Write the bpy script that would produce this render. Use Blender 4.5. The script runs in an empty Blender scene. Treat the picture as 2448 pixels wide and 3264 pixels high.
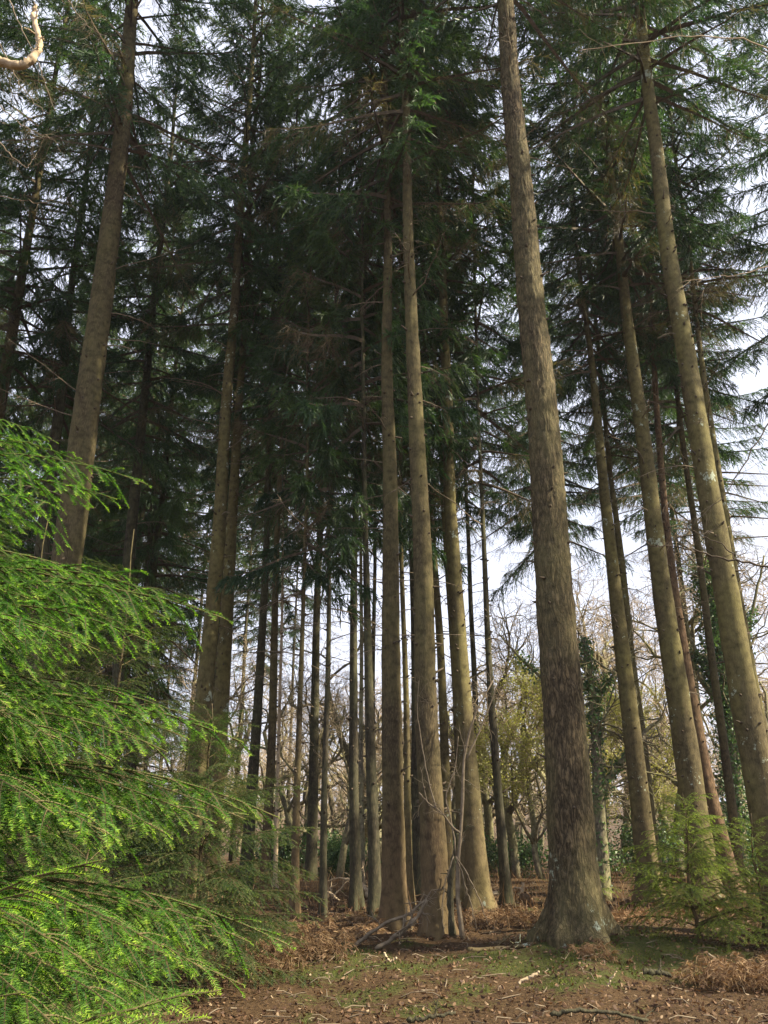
import bpy, math, random
import numpy as np
from mathutils import Vector, Matrix, Quaternion, noise

# ------------------------------------------------------------------ camera, light, exposure
S = bpy.context.scene
COL = S.collection
PITCH = math.radians(20.7)
CAMZ = 1.6
SUN_AZ = 103.0      # degrees clockwise from the viewing direction (+Y)
SUN_EL = 40.0
cam_d = bpy.data.cameras.new('camera')
cam_d.sensor_fit = 'VERTICAL'
cam_d.sensor_height = 36.0
cam_d.lens = 29.0
cam_d.clip_start = 0.05
cam_d.clip_end = 3000
cam = bpy.data.objects.new('camera', cam_d)
cam.location = (0, 0, CAMZ)
cam.rotation_euler = (math.pi / 2 + PITCH, 0, 0)
COL.objects.link(cam)
S.camera = cam

world = bpy.data.worlds.new('World')
S.world = world
world.use_nodes = True
wn, wl = world.node_tree.nodes, world.node_tree.links
wn.clear()
out = wn.new('ShaderNodeOutputWorld')
bg = wn.new('ShaderNodeBackground')
sky = wn.new('ShaderNodeTexSky')
sky.sky_type = 'NISHITA'
sky.sun_disc = False
sky.sun_elevation = math.radians(SUN_EL)
sky.sun_rotation = math.radians(SUN_AZ)
tc = wn.new('ShaderNodeTexCoord')
mp = wn.new('ShaderNodeMapping')
mp.inputs['Scale'].default_value = (1.6, 1.6, 3.2)
nz = wn.new('ShaderNodeTexNoise')
nz.inputs['Scale'].default_value = 2.2
nz.inputs['Detail'].default_value = 7
nz.inputs['Roughness'].default_value = 0.6
rp = wn.new('ShaderNodeValToRGB')
rp.color_ramp.elements[0].position = 0.36
rp.color_ramp.elements[0].color = (0.78, 0.78, 0.78, 1)
rp.color_ramp.elements[1].position = 0.62
rp.color_ramp.elements[1].color = (1, 1, 1, 1)
cl = wn.new('ShaderNodeMixRGB')
cl.inputs['Color2'].default_value = (8.3, 8.7, 10.2, 1)
wl.new(tc.outputs['Generated'], mp.inputs['Vector'])
wl.new(mp.outputs['Vector'], nz.inputs['Vector'])
wl.new(nz.outputs['Fac'], rp.inputs['Fac'])
wl.new(rp.outputs['Color'], cl.inputs['Fac'])
wl.new(sky.outputs['Color'], cl.inputs['Color1'])
wl.new(cl.outputs['Color'], bg.inputs['Color'])
bg.inputs['Strength'].default_value = 0.05
wl.new(bg.outputs['Background'], out.inputs['Surface'])

sun_d = bpy.data.lights.new('sun', 'SUN')
sun_d.energy = 5.0
sun_d.angle = math.radians(0.6)
sun_d.color = (1.0, 0.90, 0.68)
sun = bpy.data.objects.new('sun', sun_d)
az, el = math.radians(SUN_AZ), math.radians(SUN_EL)
SUNV = Vector((math.sin(az) * math.cos(el), math.cos(az) * math.cos(el), math.sin(el)))
sun.rotation_euler = SUNV.to_track_quat('Z', 'Y').to_euler()
sun.location = (30, 0, 40)
COL.objects.link(sun)

S.view_settings.view_transform = 'Standard'
S.view_settings.look = 'None'
S.view_settings.exposure = 1.55
S.view_settings.gamma = 1
S.render.engine = 'CYCLES'
S.cycles.max_bounces = 6
S.cycles.diffuse_bounces = 4
S.cycles.glossy_bounces = 2
S.cycles.transmission_bounces = 3
S.cycles.transparent_max_bounces = 4
S.cycles.use_denoising = True
S.cycles.sample_clamp_indirect = 6
S.cycles.caustics_reflective = False
S.cycles.caustics_refractive = False

# ------------------------------------------------------------------ materials
MATS = {}
def newmat(name):
    m = bpy.data.materials.new(name); m.use_nodes = True
    m.node_tree.nodes.clear(); MATS[name] = m
    return m, m.node_tree.nodes, m.node_tree.links
def node(N, t, **kw):
    n = N.new(t)
    for k, v in kw.items():
        if k.startswith('i_'):
            n.inputs[k[2:].replace('_', ' ')].default_value = v
        else:
            setattr(n, k, v)
    return n
def ramp(N, stops):
    r = N.new('ShaderNodeValToRGB'); e = r.color_ramp.elements
    while len(e) < len(stops): e.new(0.5)
    for i, (p, c) in enumerate(stops):
        e[i].position = p; e[i].color = (*c, 1)
    return r

def foliage_mat(name, stops, trans=0.35, rough=0.5, spec=0.35, tcol=(1.0, 1.25, 0.5)):
    """needles / leaves: colour from the per-vertex 'tint' (age of the shoot, with some sun and shade put in on the hemlocks), a little light passing through"""
    m, N, L = newmat(name)
    at = node(N, 'ShaderNodeAttribute', attribute_name='tint')
    r = ramp(N, stops)
    L.new(at.outputs['Fac'], r.inputs['Fac'])
    oi = N.new('ShaderNodeObjectInfo')
    mr = node(N, 'ShaderNodeMapRange'); mr.inputs[3].default_value = 0.75; mr.inputs[4].default_value = 1.25
    L.new(oi.outputs['Random'], mr.inputs[0])
    mul = node(N, 'ShaderNodeMixRGB', blend_type='MULTIPLY'); mul.inputs['Fac'].default_value = 1
    L.new(r.outputs['Color'], mul.inputs['Color1']); L.new(mr.outputs[0], mul.inputs['Color2'])
    p = N.new('ShaderNodeBsdfPrincipled')
    p.inputs['Roughness'].default_value = rough
    p.inputs['Specular IOR Level'].default_value = spec
    L.new(mul.outputs['Color'], p.inputs['Base Color'])
    t = N.new('ShaderNodeBsdfTranslucent')
    tm = node(N, 'ShaderNodeMixRGB', blend_type='MULTIPLY'); tm.inputs['Fac'].default_value = 1
    tm.inputs['Color2'].default_value = (*[c * 1.6 for c in tcol], 1)
    L.new(mul.outputs['Color'], tm.inputs['Color1']); L.new(tm.outputs['Color'], t.inputs['Color'])
    mx = N.new('ShaderNodeMixShader'); mx.inputs['Fac'].default_value = trans
    L.new(p.outputs[0], mx.inputs[1]); L.new(t.outputs[0], mx.inputs[2])
    o = N.new('ShaderNodeOutputMaterial'); L.new(mx.outputs[0], o.inputs['Surface'])
    return m

def bark_mat(name, dark, light, algae, algae_amt=0.5, vscale=10.0, stretch=0.16, bump=0.03, lichen=0.0, red_base=None, low_only=False):
    m, N, L = newmat(name)
    tcn = N.new('ShaderNodeTexCoord')
    mpn = N.new('ShaderNodeMapping'); mpn.inputs['Scale'].default_value = (1, 1, stretch)
    L.new(tcn.outputs['Object'], mpn.inputs['Vector'])
    nd = node(N, 'ShaderNodeTexNoise', i_Scale=9.0, i_Detail=5.0)
    L.new(mpn.outputs['Vector'], nd.inputs['Vector'])
    wv = N.new('ShaderNodeVectorMath'); wv.operation = 'MULTIPLY_ADD'
    wv.inputs[1].default_value = (0.20, 0.20, 0.20)
    L.new(nd.outputs['Color'], wv.inputs[0]); L.new(mpn.outputs['Vector'], wv.inputs[2])
    vo = node(N, 'ShaderNodeTexVoronoi', feature='DISTANCE_TO_EDGE', i_Scale=vscale, i_Detail=1.5, i_Roughness=0.6)
    L.new(wv.outputs[0], vo.inputs['Vector'])
    fine = node(N, 'ShaderNodeTexNoise', i_Scale=vscale * 3.2, i_Detail=6.0, i_Roughness=0.65)
    L.new(mpn.outputs['Vector'], fine.inputs['Vector'])
    vr = ramp(N, [(0.0, (0.08,) * 3), (0.30, (1, 1, 1))])  # furrows darkened in the colour, standing in for shade in the cracks
    L.new(vo.outputs['Distance'], vr.inputs['Fac'])
    mul = node(N, 'ShaderNodeMath', operation='MULTIPLY'); L.new(vr.outputs['Color'], mul.inputs[0]); L.new(fine.outputs['Fac'], mul.inputs[1])
    cr = ramp(N, [(0.05, dark), (0.3, tuple((a + b) / 2 for a, b in zip(dark, light))), (0.68, light)])
    L.new(mul.outputs[0], cr.inputs['Fac'])
    # algae film in large soft patches
    big = node(N, 'ShaderNodeTexNoise', i_Scale=1.3, i_Detail=4.0, i_Roughness=0.6)
    mp2 = N.new('ShaderNodeMapping'); mp2.inputs['Scale'].default_value = (1, 1, 0.35)
    L.new(tcn.outputs['Object'], mp2.inputs['Vector']); L.new(mp2.outputs['Vector'], big.inputs['Vector'])
    br = ramp(N, [(0.40, (0, 0, 0)), (0.62, (algae_amt,) * 3)])
    L.new(big.outputs['Fac'], br.inputs['Fac'])
    am = node(N, 'ShaderNodeMixRGB'); am.inputs['Color2'].default_value = (*algae, 1)
    L.new(br.outputs['Color'], am.inputs['Fac']); L.new(cr.outputs['Color'], am.inputs['Color1'])
    last = am.outputs['Color']
    sep = N.new('ShaderNodeSeparateXYZ'); L.new(tcn.outputs['Object'], sep.inputs[0])
    if red_base:
        rr = node(N, 'ShaderNodeMapRange'); rr.inputs[1].default_value = 2.6; rr.inputs[2].default_value = 0.2
        rr.inputs[3].default_value = 0.0; rr.inputs[4].default_value = 0.4
        L.new(sep.outputs['Z'], rr.inputs[0])
        rm = node(N, 'ShaderNodeMixRGB'); rm.inputs['Color2'].default_value = (*red_base, 1)
        L.new(rr.outputs[0], rm.inputs['Fac']); L.new(last, rm.inputs['Color1'])
        last = rm.outputs['Color']
    # branch-scar rings
    wn_ = node(N, 'ShaderNodeTexNoise', i_Scale=9.0, i_Detail=3.0)
    L.new(tcn.outputs['Object'], wn_.inputs['Vector'])
    wr = ramp(N, [(0.28, (0.58,) * 3), (0.5, (1, 1, 1)), (0.75, (1.3,) * 3)])
    L.new(wn_.outputs['Fac'], wr.inputs['Fac'])
    wm = node(N, 'ShaderNodeMixRGB', blend_type='MULTIPLY'); wm.inputs['Fac'].default_value = 1
    L.new(last, wm.inputs['Color1']); L.new(wr.outputs['Color'], wm.inputs['Color2'])
    last = wm.outputs['Color']
    if lichen > 0:
        lv = node(N, 'ShaderNodeTexNoise', i_Scale=11.0, i_Detail=5.0, i_Roughness=0.7)
        L.new(tcn.outputs['Object'], lv.inputs['Vector'])
        lb = node(N, 'ShaderNodeTexNoise', i_Scale=2.1, i_Detail=1.0)
        L.new(tcn.outputs['Object'], lb.inputs['Vector'])
        ad = node(N, 'ShaderNodeMath', operation='ADD'); L.new(lv.outputs['Fac'], ad.inputs[0]); L.new(lb.outputs['Fac'], ad.inputs[1])
        lr = ramp(N, [(0.0, (0, 0, 0)), (1.0, (1, 1, 1))])
        mrn = node(N, 'ShaderNodeMapRange'); mrn.inputs[1].default_value = 1.26 - lichen; mrn.inputs[2].default_value = 1.31 - lichen
        L.new(ad.outputs[0], mrn.inputs[0])
        lm = node(N, 'ShaderNodeMixRGB'); lm.inputs['Color2'].default_value = (0.30, 0.33, 0.25, 1)
        fac = mrn.outputs[0]
        if low_only:
            lz = node(N, 'ShaderNodeMapRange'); lz.inputs[1].default_value = 1.5; lz.inputs[2].default_value = 0.7
            L.new(sep.outputs['Z'], lz.inputs[0])
            mm = node(N, 'ShaderNodeMath', operation='MULTIPLY'); L.new(fac, mm.inputs[0]); L.new(lz.outputs[0], mm.inputs[1]); fac = mm.outputs[0]
        L.new(fac, lm.inputs['Fac']); L.new(last, lm.inputs['Color1'])
        last = lm.outputs['Color']
    p = N.new('ShaderNodeBsdfPrincipled'); p.inputs['Roughness'].default_value = 0.9
    p.inputs['Specular IOR Level'].default_value = 0.15
    L.new(last, p.inputs['Base Color'])
    bp = node(N, 'ShaderNodeBump', i_Strength=0.9, i_Distance=bump)
    L.new(mul.outputs[0], bp.inputs['Height']); L.new(bp.outputs[0], p.inputs['Normal'])
    o = N.new('ShaderNodeOutputMaterial'); L.new(p.outputs[0], o.inputs['Surface'])
    return m

def simple_mat(name, c1, c2, scale=8.0, rough=0.85, bump=0.01):
    m, N, L = newmat(name)
    tcn = N.new('ShaderNodeTexCoord')
    n1 = node(N, 'ShaderNodeTexNoise', i_Scale=scale, i_Detail=6.0, i_Roughness=0.65)
    L.new(tcn.outputs['Object'], n1.inputs['Vector'])
    r = ramp(N, [(0.3, c1), (0.7, c2)]); L.new(n1.outputs['Fac'], r.inputs['Fac'])
    p = N.new('ShaderNodeBsdfPrincipled'); p.inputs['Roughness'].default_value = rough
    p.inputs['Specular IOR Level'].default_value = 0.2
    L.new(r.outputs['Color'], p.inputs['Base Color'])
    bp = node(N, 'ShaderNodeBump', i_Strength=0.8, i_Distance=bump)
    L.new(n1.outputs['Fac'], bp.inputs['Height']); L.new(bp.outputs[0], p.inputs['Normal'])
    o = N.new('ShaderNodeOutputMaterial'); L.new(p.outputs[0], o.inputs['Surface'])
    return m

BARK_BIG = bark_mat('bark_big_fir', (0.030, 0.023, 0.014), (0.235, 0.172, 0.098), (0.14, 0.125, 0.055), 0.45, 17, 0.22, 0.05, lichen=0.075, low_only=True)
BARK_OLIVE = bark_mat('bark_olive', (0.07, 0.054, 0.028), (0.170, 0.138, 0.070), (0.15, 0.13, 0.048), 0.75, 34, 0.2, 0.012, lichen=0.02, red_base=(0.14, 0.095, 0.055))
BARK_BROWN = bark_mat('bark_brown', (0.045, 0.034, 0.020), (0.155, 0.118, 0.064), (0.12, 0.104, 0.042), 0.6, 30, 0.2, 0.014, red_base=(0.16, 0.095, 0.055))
BARK_RED = bark_mat('bark_red', (0.06, 0.038, 0.022), (0.24, 0.145, 0.085), (0.16, 0.11, 0.06), 0.4, 20, 0.2, 0.014)
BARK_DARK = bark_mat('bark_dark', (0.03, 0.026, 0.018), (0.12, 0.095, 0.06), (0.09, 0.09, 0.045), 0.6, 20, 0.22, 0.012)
BARK_OAK = bark_mat('bark_oak', (0.10, 0.085, 0.06), (0.38, 0.32, 0.22), (0.27, 0.26, 0.11), 0.6, 16, 0.3, 0.015)
WOOD_PALE = simple_mat('pale_deadwood', (0.28, 0.20, 0.12), (0.55, 0.43, 0.29), 14)
WOOD_DEAD = simple_mat('dead_twig', (0.09, 0.065, 0.045), (0.24, 0.19, 0.13), 10)
WOOD_LIMB = simple_mat('bough_wood', (0.045, 0.034, 0.024), (0.12, 0.09, 0.06), 10)
SHOOT = simple_mat('hemlock_shoot', (0.05, 0.042, 0.02), (0.13, 0.10, 0.045), 10)
TWIG_TAN = simple_mat('bare_twig', (0.28, 0.21, 0.13), (0.50, 0.39, 0.26), 3)
NEEDLE = foliage_mat('spruce_needles', [(0.0, (0.11, 0.075, 0.045)), (0.10, (0.10, 0.07, 0.04)), (0.14, (0.020, 0.042, 0.022)), (0.5, (0.038, 0.068, 0.026)), (1.0, (0.095, 0.13, 0.036))], 0.38)
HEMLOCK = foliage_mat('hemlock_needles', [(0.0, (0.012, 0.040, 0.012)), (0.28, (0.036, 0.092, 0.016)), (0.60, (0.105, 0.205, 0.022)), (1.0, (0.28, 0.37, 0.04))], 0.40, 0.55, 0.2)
HEMLOCK_DULL = foliage_mat('shaded_hemlock_needles', [(0.0, (0.012, 0.030, 0.010)), (0.45, (0.042, 0.070, 0.020)), (0.8, (0.13, 0.165, 0.036)), (1.0, (0.24, 0.27, 0.05))], 0.38, 0.55, 0.2)  # olive needles, darkened in colour so gaps behind the near tiers look shaded
IVY = foliage_mat('ivy_leaves', [(0.0, (0.04, 0.075, 0.035)), (0.6, (0.08, 0.135, 0.055)), (1.0, (0.15, 0.21, 0.085))], 0.28, 0.45, 0.35)
YOUNG = foliage_mat('young_leaves', [(0.0, (0.26, 0.27, 0.09)), (1.0, (0.44, 0.42, 0.16))], 0.45, 0.5, 0.3, (1.0, 1.0, 0.5))
OAKLEAF = foliage_mat('dead_leaves', [(0.0, (0.07, 0.042, 0.028)), (0.45, (0.125, 0.068, 0.036)), (0.85, (0.20, 0.125, 0.072)), (1.0, (0.32, 0.24, 0.155))], 0.15, 0.7, 0.2, (1, 0.8, 0.5))
BRACKEN = foliage_mat('dead_bracken', [(0.0, (0.08, 0.045, 0.026)), (0.6, (0.17, 0.10, 0.052)), (1.0, (0.30, 0.21, 0.115))], 0.2, 0.7, 0.2, (1, 0.8, 0.5))
MOSS = foliage_mat('moss', [(0.0, (0.05, 0.050, 0.018)), (0.5, (0.075, 0.098, 0.022)), (1.0, (0.19, 0.19, 0.038))], 0.25, 0.8, 0.1, (1, 1, 0.4))

def ground_mat():
    m, N, L = newmat('forest_floor')
    tcn = N.new('ShaderNodeTexCoord')
    n1 = node(N, 'ShaderNodeTexNoise', i_Scale=0.55, i_Detail=5.0, i_Roughness=0.6)
    n2 = node(N, 'ShaderNodeTexNoise', i_Scale=22.0, i_Detail=6.0, i_Roughness=0.7)
    n3 = node(N, 'ShaderNodeTexVoronoi', i_Scale=26.0)
    for n in (n1, n2, n3): L.new(tcn.outputs['Object'], n.inputs['Vector'])
    duff = ramp(N, [(0.25, (0.030, 0.019, 0.013)), (0.5, (0.072, 0.044, 0.023)), (0.78, (0.155, 0.100, 0.052))])
    L.new(n2.outputs['Fac'], duff.inputs['Fac'])
    mossr = ramp(N, [(0.25, (0.025, 0.035, 0.012)), (0.7, (0.085, 0.092, 0.026))])
    L.new(n2.outputs['Fac'], mossr.inputs['Fac'])
    at = node(N, 'ShaderNodeAttribute', attribute_name='moss')
    ad = node(N, 'ShaderNodeMath', operation='ADD'); L.new(at.outputs['Fac'], ad.inputs[0])
    sc = node(N, 'ShaderNodeMath', operation='MULTIPLY_ADD'); sc.inputs[1].default_value = 0.9; sc.inputs[2].default_value = -0.45
    L.new(n2.outputs['Fac'], sc.inputs[0]); L.new(sc.outputs[0], ad.inputs[1])
    rr = ramp(N, [(0.42, (0, 0, 0)), (0.58, (0.9,) * 3)])
    L.new(ad.outputs[0], rr.inputs['Fac'])
    mx = N.new('ShaderNodeMixRGB'); L.new(rr.outputs['Color'], mx.inputs['Fac'])
    L.new(duff.outputs['Color'], mx.inputs['Color1']); L.new(mossr.outputs['Color'], mx.inputs['Color2'])
    p = N.new('ShaderNodeBsdfPrincipled'); p.inputs['Roughness'].default_value = 0.95
    p.inputs['Specular IOR Level'].default_value = 0.1
    L.new(mx.outputs['Color'], p.inputs['Base Color'])
    bp = node(N, 'ShaderNodeBump', i_Strength=1.0, i_Distance=0.05)
    L.new(n2.outputs['Fac'], bp.inputs['Height']); L.new(bp.outputs[0], p.inputs['Normal'])
    o = N.new('ShaderNodeOutputMaterial'); L.new(p.outputs[0], o.inputs['Surface'])
    return m
GROUND = ground_mat()

# ------------------------------------------------------------------ mesh helpers
class MB:
    """collects verts / quads / tris with a material index and a per-vertex tint"""
    def __init__(s): s.v = []; s.t = []; s.f = []; s.n = 0
    def add(s, verts, faces, mat=0, tint=0.5):
        verts = np.asarray(verts, dtype=np.float32).reshape(-1, 3); faces = np.asarray(faces, dtype=np.int64)
        s.v.append(verts)
        s.t.append(np.broadcast_to(np.asarray(tint, dtype=np.float32), (len(verts),)))
        s.f.append((faces + s.n, mat)); s.n += len(verts)
    def mesh(s, name, mats, smooth=True, attr='tint'):
        v = np.concatenate(s.v); t = np.concatenate(s.t)
        loops = np.concatenate([f.ravel() for f, _ in s.f])
        tot = np.concatenate([np.full(len(f), f.shape[1]) for f, _ in s.f])
        mi = np.concatenate([np.full(len(f), m) for f, m in s.f])
        me = bpy.data.meshes.new(name)
        me.vertices.add(len(v)); me.vertices.foreach_set('co', v.ravel())
        me.loops.add(len(loops)); me.loops.foreach_set('vertex_index', loops.astype(np.int32))
        me.polygons.add(len(tot))
        me.polygons.foreach_set('loop_start', np.concatenate([[0], np.cumsum(tot)[:-1]]).astype(np.int32))
        me.polygons.foreach_set('material_index', mi.astype(np.int32))
        me.polygons.foreach_set('use_smooth', np.full(len(tot), smooth))
        a = me.attributes.new(attr, 'FLOAT', 'POINT'); a.data.foreach_set('value', t.copy())
        for m in mats: me.materials.append(m)
        me.update(calc_edges=True)
        return me

def unit(a):
    return a / np.maximum(np.linalg.norm(a, axis=-1, keepdims=True), 1e-9)

def tube(mb, pts, rad, sides=5, mat=0, tint=0.5, closed_top=True):
    pts = np.asarray(pts, float); rad = np.broadcast_to(np.asarray(rad, float), (len(pts),))
    tan = unit(np.gradient(pts, axis=0))
    ref = np.array([0.0, 0, 1]) if abs(tan[:, 2]).mean() < 0.8 else np.array([1.0, 0, 0])
    u = unit(np.cross(tan, ref)); w = np.cross(tan, u)
    a = np.arange(sides) * 2 * math.pi / sides
    ring = pts[:, None] + rad[:, None, None] * (np.cos(a)[None, :, None] * u[:, None] + np.sin(a)[None, :, None] * w[:, None])
    n = len(pts)
    i = np.arange(n - 1)[:, None] * sides; j = np.arange(sides)[None]; k = (j + 1) % sides
    q = np.stack([i + j, i + k, i + sides + k, i + sides + j], -1).reshape(-1, 4)
    base = mb.n
    mb.add(ring.reshape(-1, 3), q, mat, tint)
    if closed_top and sides >= 3:
        mb.v.append(np.array([pts[-1], pts[0]], dtype=np.float32)); mb.t.append(np.full(2, 0.5, dtype=np.float32))
        c = mb.n; mb.n += 2
        s0 = base + (n - 1) * sides
        jj = np.arange(sides); kk = (jj + 1) % sides
        mb.f.append((np.stack([s0 + jj, s0 + kk, np.full(sides, c)], -1), mat))
        mb.f.append((np.stack([base + kk, base + jj, np.full(sides, c + 1)], -1), mat))

def link(name, me, parent=None, loc=None, rot=None, scale=None):
    o = bpy.data.objects.new(name, me); COL.objects.link(o)
    if parent is not None: o.parent = parent
    if loc is not None: o.location = loc
    if rot is not None: o.rotation_euler = rot
    if scale is not None: o.scale = scale
    return o
def tag(o, label=None, cat=None, group=None, kind=None):
    if label: o['label'] = label
    if cat: o['category'] = cat
    if group: o['group'] = group
    if kind: o['kind'] = kind
    return o

# ------------------------------------------------------------------ measured places (photograph scaled to 1659 px wide)
F = 29.0 / 36.0 * 2212
CP, SP = math.cos(PITCH), math.sin(PITCH)
def at(px, py, D):
    """the point that stands at distance D ahead along the line of sight through a measured spot; also the metres one pixel spans there"""
    dx, dy = (px - 829.5) / F, -(py - 1106) / F
    t = D / (CP - dy * SP)
    return Vector((t * dx, D, CAMZ + t * (SP + dy * CP))), t / F

BASES = []
def hgt(x, y):
    """forest floor"""
    h = 0.10 * noise.noise((x * 0.35, y * 0.35, 1.7)) + 0.035 * noise.noise((x * 1.3, y * 1.3, 4.2))
    r = math.hypot(x - 3.35, (y - 13.0))
    h += 0.05 * math.exp(-(r / 1.3) ** 2)
    # mossy root ridge running down from the big fir
    t = max(0, min(1, (13.0 - y) / 5.0)); rx = 3.0 - 1.5 * t
    if 7.5 < y < 13.5: h += 0.13 * math.exp(-((x - rx) / 0.42) ** 2) * math.exp(-((y - 10.6) / 2.0) ** 2)
    if 10 < y < 26:
        for bx_, by_, br_ in BASES:
            q = ((x - bx_) ** 2 + (y - by_) ** 2) / (br_ * 2.6 + 0.18) ** 2
            if q < 4: h += (0.05 + 0.12 * br_) * math.exp(-q) * (1 + 0.5 * math.sin(math.atan2(y - by_, x - bx_) * 5 + bx_))
    if y > 26: h -= 0.02 * (y - 26)
    if y > 110: h += 0.05 * (y - 110)
    return h
def mossf(x, y):
    m = 0.33 + 0.60 * noise.noise((x * 0.45 + 7, y * 0.3 + 3, 0)) + 0.45 * noise.noise((x * 1.9, y * 1.5, 9)) + 0.25 * noise.noise((x * 5, y * 4, 2))
    m += 0.22 * math.exp(-((x - 1.1) / 2.3) ** 2 - ((y - 11.0) / 1.8) ** 2)
    m += 0.35 * math.exp(-(math.hypot(x - 3.35, y - 12.4) / 1.6) ** 2)
    m -= 0.5 * math.exp(-((x + 0.4) / 2.2) ** 2 - ((y - 7.2) / 1.3) ** 2)
    if y > 17: m -= 0.12
    return max(0, min(1, m))

# ------------------------------------------------------------------ ground
def build_ground():
    def axis(segs):
        a = []
        for lo, hi, st in segs: a += list(np.arange(lo, hi, st))
        a.append(segs[-1][1]); return np.array(a)
    xs = axis([(-300, -60, 12), (-60, -12, 2), (-12, 12, 0.11), (12, 60, 2), (60, 300, 12)])
    ys = axis([(-60, 0, 6), (0, 5, 1), (5, 24, 0.11), (24, 60, 1.0), (60, 130, 5), (130, 600, 25)])
    X, Y = np.meshgrid(xs, ys)
    Z = np.empty_like(X); M = np.empty_like(X)
    for j in range(len(ys)):
        for i in range(len(xs)):
            x, y = X[j, i], Y[j, i]
            z = hgt(x, y)
            if 4.9 < y < 24.1 and abs(x) < 12.2:
                z += 0.04 * noise.noise((x * 2.6, y * 2.6, 0)) + 0.015 * noise.noise((x * 6, y * 6, 2)) + 0.012 * noise.noise((x * 9, y * 9, 5))
            Z[j, i] = z; M[j, i] = mossf(x, y)
    n, k = len(ys), len(xs)
    a = (np.arange(n - 1)[:, None] * k + np.arange(k - 1)[None]).ravel()
    q = np.stack([a, a + 1, a + k + 1, a + k], -1)
    mb = MB(); mb.add(np.stack([X, Y, Z], -1).reshape(-1, 3), q, 0, M.ravel())
    g = link('ground', mb.mesh('ground', [GROUND], True, 'moss'))
    tag(g, 'brown leaf strewn forest floor with green mossy patches', None, None, 'structure')

# ------------------------------------------------------------------ conifer crowns (a few growths, shared by the trees)
def crown_mesh(seed, L=16.0, R=3.0, nb=125, brown=0.12, dens=1.0, big=1.0):
    rng = np.random.default_rng(seed)
    mb = MB()
    V = []; T = []
    for b in range(nb):
        t = (b + rng.random()) / nb
        z0 = t ** 1.05 * L * 0.98
        az_ = b * 2.39996 + rng.normal(0, 0.4)
        env = (1 - t) ** 0.62 * min(1.0, 0.72 + t * 2.5)
        Lb = max(0.35, R * env * rng.uniform(0.55, 1.15))
        isb = rng.random() < (0.55 if t < 0.10 else brown * (1 - t))
        e0 = math.radians(-8 + 48 * t + rng.normal(0, 7))
        s = np.linspace(0, 1, 8)
        hx = Lb * s * math.cos(e0)
        hz = Lb * (s * math.sin(e0) - 0.34 * s ** 1.7 * (1 - 0.6 * t) + 0.16 * s ** 4) 
        wob = rng.normal(0, 0.05, 8).cumsum() * 0.35 * Lb * 0.3
        ca, sa = math.cos(az_), math.sin(az_)
        P = np.stack([hx * ca - wob * sa, hx * sa + wob * ca, z0 + hz], -1)
        tube(mb, P, np.linspace(0.012 + 0.012 * Lb, 0.004, 8), 3, 1, 0.5, False)
        nt = int(Lb * 23 * dens) + 4
        ts = rng.uniform(0.16, 1.0, nt) ** 0.85
        idx = np.clip(ts * 7, 0, 6.999); i0 = idx.astype(int); fr = (idx - i0)[:, None]
        O = P[i0] * (1 - fr) + P[i0 + 1] * fr
        fw = unit(P[i0 + 1] - P[i0])
        side = unit(np.cross(fw, [0, 0, 1.0])) * rng.choice([-1, 1], nt)[:, None]
        d = unit(fw * rng.uniform(0.3, 0.9, nt)[:, None] + side * rng.uniform(0.2, 1.0, nt)[:, None] + np.array([0, 0, -1.0]) * rng.uniform(0.05, 0.9, nt)[:, None])
        tl = (0.22 + 0.45 * Lb / 3 * (1.15 - ts)) * rng.uniform(0.6, 1.4, nt)
        # blades along each twig
        nbld = 14 if not isb else 6
        k = np.linspace(0.08, 1.0, nbld)[None, :, None]
        droop = np.array([0, 0, -1.0]) * (k ** 2) * 0.30
        Q = O[:, None] + (d[:, None] * k + droop) * tl[:, None, None]
        dd = unit(d[:, None] + droop * 1.4 + rng.normal(0, 0.42, (nt, nbld, 3)))
        bl = rng.uniform(0.08, 0.17, (nt, nbld, 1)) * (big if not isb else 1.4)
        bw = rng.uniform(0.006, 0.013, (nt, nbld, 1)) * (big if not isb else 0.35)
        wv = unit(np.cross(dd, rng.normal(0, 1, (nt, nbld, 3))))
        q4 = np.stack([Q - dd * bl * 0.35, Q + wv * bw + dd * bl * 0.2, Q + dd * bl, Q - wv * bw + dd * bl * 0.2], 2).reshape(-1, 3)
        V.append(q4)
        base = rng.uniform(0.16, 0.55) + 0.25 * t
        if isb: tt = np.full(nt * nbld * 4, 0.04)
        else: tt = np.repeat(np.clip(base + rng.normal(0, 0.12, nt * nbld) + 0.25 * np.tile(k.ravel(), nt) * (rng.random() ** 2), 0.15, 1), 4)
        T.append(tt)
    V = np.concatenate(V); T = np.concatenate(T)
    q = np.arange(len(V)).reshape(-1, 4)
    mb.add(V, q, 0, T)
    return mb.mesh('crown', [NEEDLE, WOOD_LIMB], False)

CROWN_L = 16.0
CROWNS = [crown_mesh(s, CROWN_L, 3.5 + 0.2 * (s % 3), 120) for s in range(5)]
CROWN_THIN = [crown_mesh(40 + s, 9.0, 2.2, 66, 0.3) for s in range(2)]
CROWN_FAR = [crown_mesh(60 + s, 18.0, 3.8, 120, 0.4, 0.6, 1.4) for s in range(2)]

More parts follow.
